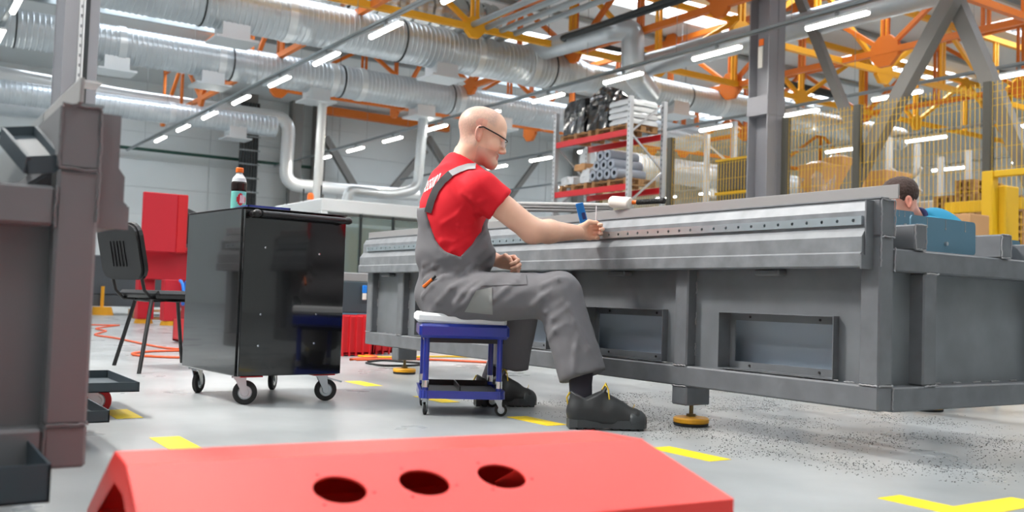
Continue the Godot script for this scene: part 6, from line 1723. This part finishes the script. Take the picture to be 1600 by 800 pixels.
func make_second() -> void:
	var hc := D(1405, 318, 5.5); var base := Vector3(5.25, 0, -3.3)
	var t := thing("person", "dark haired worker in a teal shirt bent low behind the long grey frame", "person", base)
	var W := Transform3D(Basis(), -base)
	var F := (-IR * 0.93 + IA * 0.36).normalized(); var S := F.cross(Vector3.UP); var TB := Basis(F, Vector3.UP, S)
	var HT := Transform3D(TB * Basis(Vector3.UP, 0.5) * Basis(Vector3(0, 0, 1), -0.4), hc)
	var nb := D(1428, 346, 5.58)
	var inv := HT.affine_inverse()
	var skin_c := lin(216, 156, 136)
	var colour := func(p: Vector3) -> Color:
		var q: Vector3 = inv * p
		if absf(q.z) > 0.074 and q.x < 0.01 and q.length() < 0.13: return lin(226, 150, 130)
		return skin_c
	var b := MB.new(); b.x = W; b.use_c = true
	var hf := head_field(HT, 1.08, nb, 0.056); hf.mesh_into(b, colour)
	var che := D(1472, 388, 5.62); var pel := D(1500, 500, 5.68)
	var shR := D(1452, 360, 5.42); var shL := D(1452, 354, 5.82); var elR := D(1400, 430, 5.45); var wrR := D(1350, 420, 5.5); var elL := D(1400, 430, 5.85); var wrL := D(1345, 425, 5.75)
	var kR := D(1420, 520, 5.5); var kL := D(1425, 515, 5.85); var aR := PY(1440, 600, 0.08); var aL := aR + IA * 0.3
	aR = Vector3(kR.x + 0.12, 0.08, kR.z + 0.05); aL = Vector3(kL.x + 0.12, 0.08, kL.z + 0.05)
	var s := SDF.new(); s.setup(Vector3(4.3, 0.0, -4.2), Vector3(5.9, 1.35, -2.4), 0.016)
	s.cap(nb, che, 0.055, 0.1, 0.05); s.cap(shL, shR, 0.05, 0.05, 0.04); s.cap(che, pel, 0.12, 0.12, 0.05)
	s.cap(shR, elR, 0.045, 0.04, 0.02); s.cap(elR, wrR, 0.04, 0.03, 0.02); s.cap(shL, elL, 0.045, 0.04, 0.02); s.cap(elL, wrL, 0.04, 0.03, 0.02)
	s.cap(pel, kR, 0.07, 0.05, 0.03); s.cap(kR, aR, 0.05, 0.035, 0.02); s.cap(pel, kL, 0.07, 0.05, 0.03); s.cap(kL, aL, 0.05, 0.035, 0.02)
	s.mesh_into(b, colour)
	hand_into(b, wrR, -IR, IA * -0.2 + Vector3.UP, 0.7, 0.95, colour); hand_into(b, wrL, -IR, IA * -0.2 + Vector3.UP, 0.7, 0.95, colour)
	put(b, "body", mat("skin", Color.WHITE), t)
	# hair
	var h := SDF.new(); h.setup(hc - Vector3.ONE * 0.18, hc + Vector3.ONE * 0.18, 0.005)
	h.ell(hc + HT.basis * (Vector3(-0.018, 0.05, 0) * 1.08), Vector3(0.107, 0.089, 0.082) * 1.08, HT.basis, 0.01)
	var fn := FastNoiseLite.new(); fn.frequency = 40.0; fn.seed = 7
	h.each(func(p: Vector3, d: float) -> float:
		var q: Vector3 = inv * p
		var cut := (0.012 - q.y) if q.x > -0.02 else (-0.03 - q.y)
		cut = maxf(cut, q.x - 0.075 + absf(q.z) * 0.3)
		return maxf(d + fn.get_noise_3dv(q * 1.5) * 0.006, cut), 0.06)
	b = MB.new(); b.x = W; h.mesh_into(b); put(b, "hair", mat("hair", Color.WHITE), t)
	b = MB.new(); b.x = W * HT; b.tube(PackedVector3Array([Vector3(-0.01, 0.02, 0.1), Vector3(0.05, 0.03, 0.09), Vector3(0.1, 0.03, 0.06)]), 0.004, 6); put(b, "glasses_temple", mat("white_print", Color.WHITE), t)
	var r := SDF.new(); r.setup(Vector3(4.5, 0.1, -4.2), Vector3(6.0, 1.35, -2.5), 0.014)
	r.ell(che, Vector3(0.17, 0.25, 0.22), TB * Basis(Vector3(0, 0, 1), -0.4), 0.05); r.cap(shL, shR, 0.075, 0.075, 0.05); r.cap(nb, che, 0.08, 0.14, 0.05); r.cap(che, pel, 0.16, 0.15, 0.05)
	r.cap(shR, shR.lerp(elR, 0.6), 0.075, 0.068, 0.03, true); r.cap(shL, shL.lerp(elL, 0.6), 0.075, 0.068, 0.03, true)
	r.each(func(p: Vector3, d: float) -> float:
		return maxf(d, (p - nb - Vector3(0, 0.02, 0)).dot((hc - nb).normalized())) if (p - nb).length() < 0.14 else d, 0.05)
	b = MB.new(); b.x = W; r.mesh_into(b); put(b, "shirt", mat("teal_shirt", Color.WHITE), t)
	b = MB.new(); b.x = W; b.ring(nb + (hc - nb).normalized() * 0.012, (hc - nb).normalized(), 0.078, 0.014, 24, 8); put(b, "collar", mat("navy", Color.WHITE), t)
	var g := SDF.new(); g.setup(Vector3(4.4, 0.0, -4.3), Vector3(6.0, 0.9, -2.4), 0.016)
	g.ell(pel, Vector3(0.17, 0.14, 0.2), TB, 0.05); g.cap(pel, kR, 0.11, 0.09, 0.03); g.cap(kR, aR, 0.09, 0.08, 0.03, true); g.cap(pel, kL, 0.11, 0.09, 0.03); g.cap(kL, aL, 0.09, 0.08, 0.03, true)
	b = MB.new(); b.x = W; g.mesh_into(b); put(b, "trousers", mat("grey_cloth", Color.WHITE), t)
	shoe(t, base, aR + Vector3(0.1, -0.08, 0) - F * 0.1, aR + F * 0.2 + Vector3(0, -0.08, 0), "shoe")
	shoe(t, base, aL + Vector3(0.1, -0.08, 0) - F * 0.1, aL + F * 0.2 + Vector3(0, -0.08, 0), "shoe")
	var st := thing("step_stool", "low grey work seat under the worker behind the long frame", "stool", Vector3(pel.x, 0, pel.z))
	b = MB.new(); b.box(Vector3(-0.18, pel.y - 0.19, -0.18), Vector3(0.18, pel.y - 0.14, 0.18), 0.01); put(b, "seat", mat("bench_grey", Color.WHITE), st)
	for p in [[-1, -1], [1, -1], [1, 1], [-1, 1]]:
		b = MB.new(); b.cyl(Vector3(p[0] * 0.15, 0, p[1] * 0.15), Vector3(p[0] * 0.13, pel.y - 0.19, p[1] * 0.13), 0.014, 0.014, 8); put(b, "leg", mat("bench_grey", Color.WHITE), st)

func _ready() -> void:
	make_world()
	make_materials()
	make_shell()
	make_columns(); make_lamps(); make_ducts(); make_roof()
	make_machines(); make_red_cover(); make_cabinet(); make_stool()
	make_worker(); make_second()
	make_left_side(); make_rack(); make_cabin(); make_fence(); make_store(); make_floor_marks()
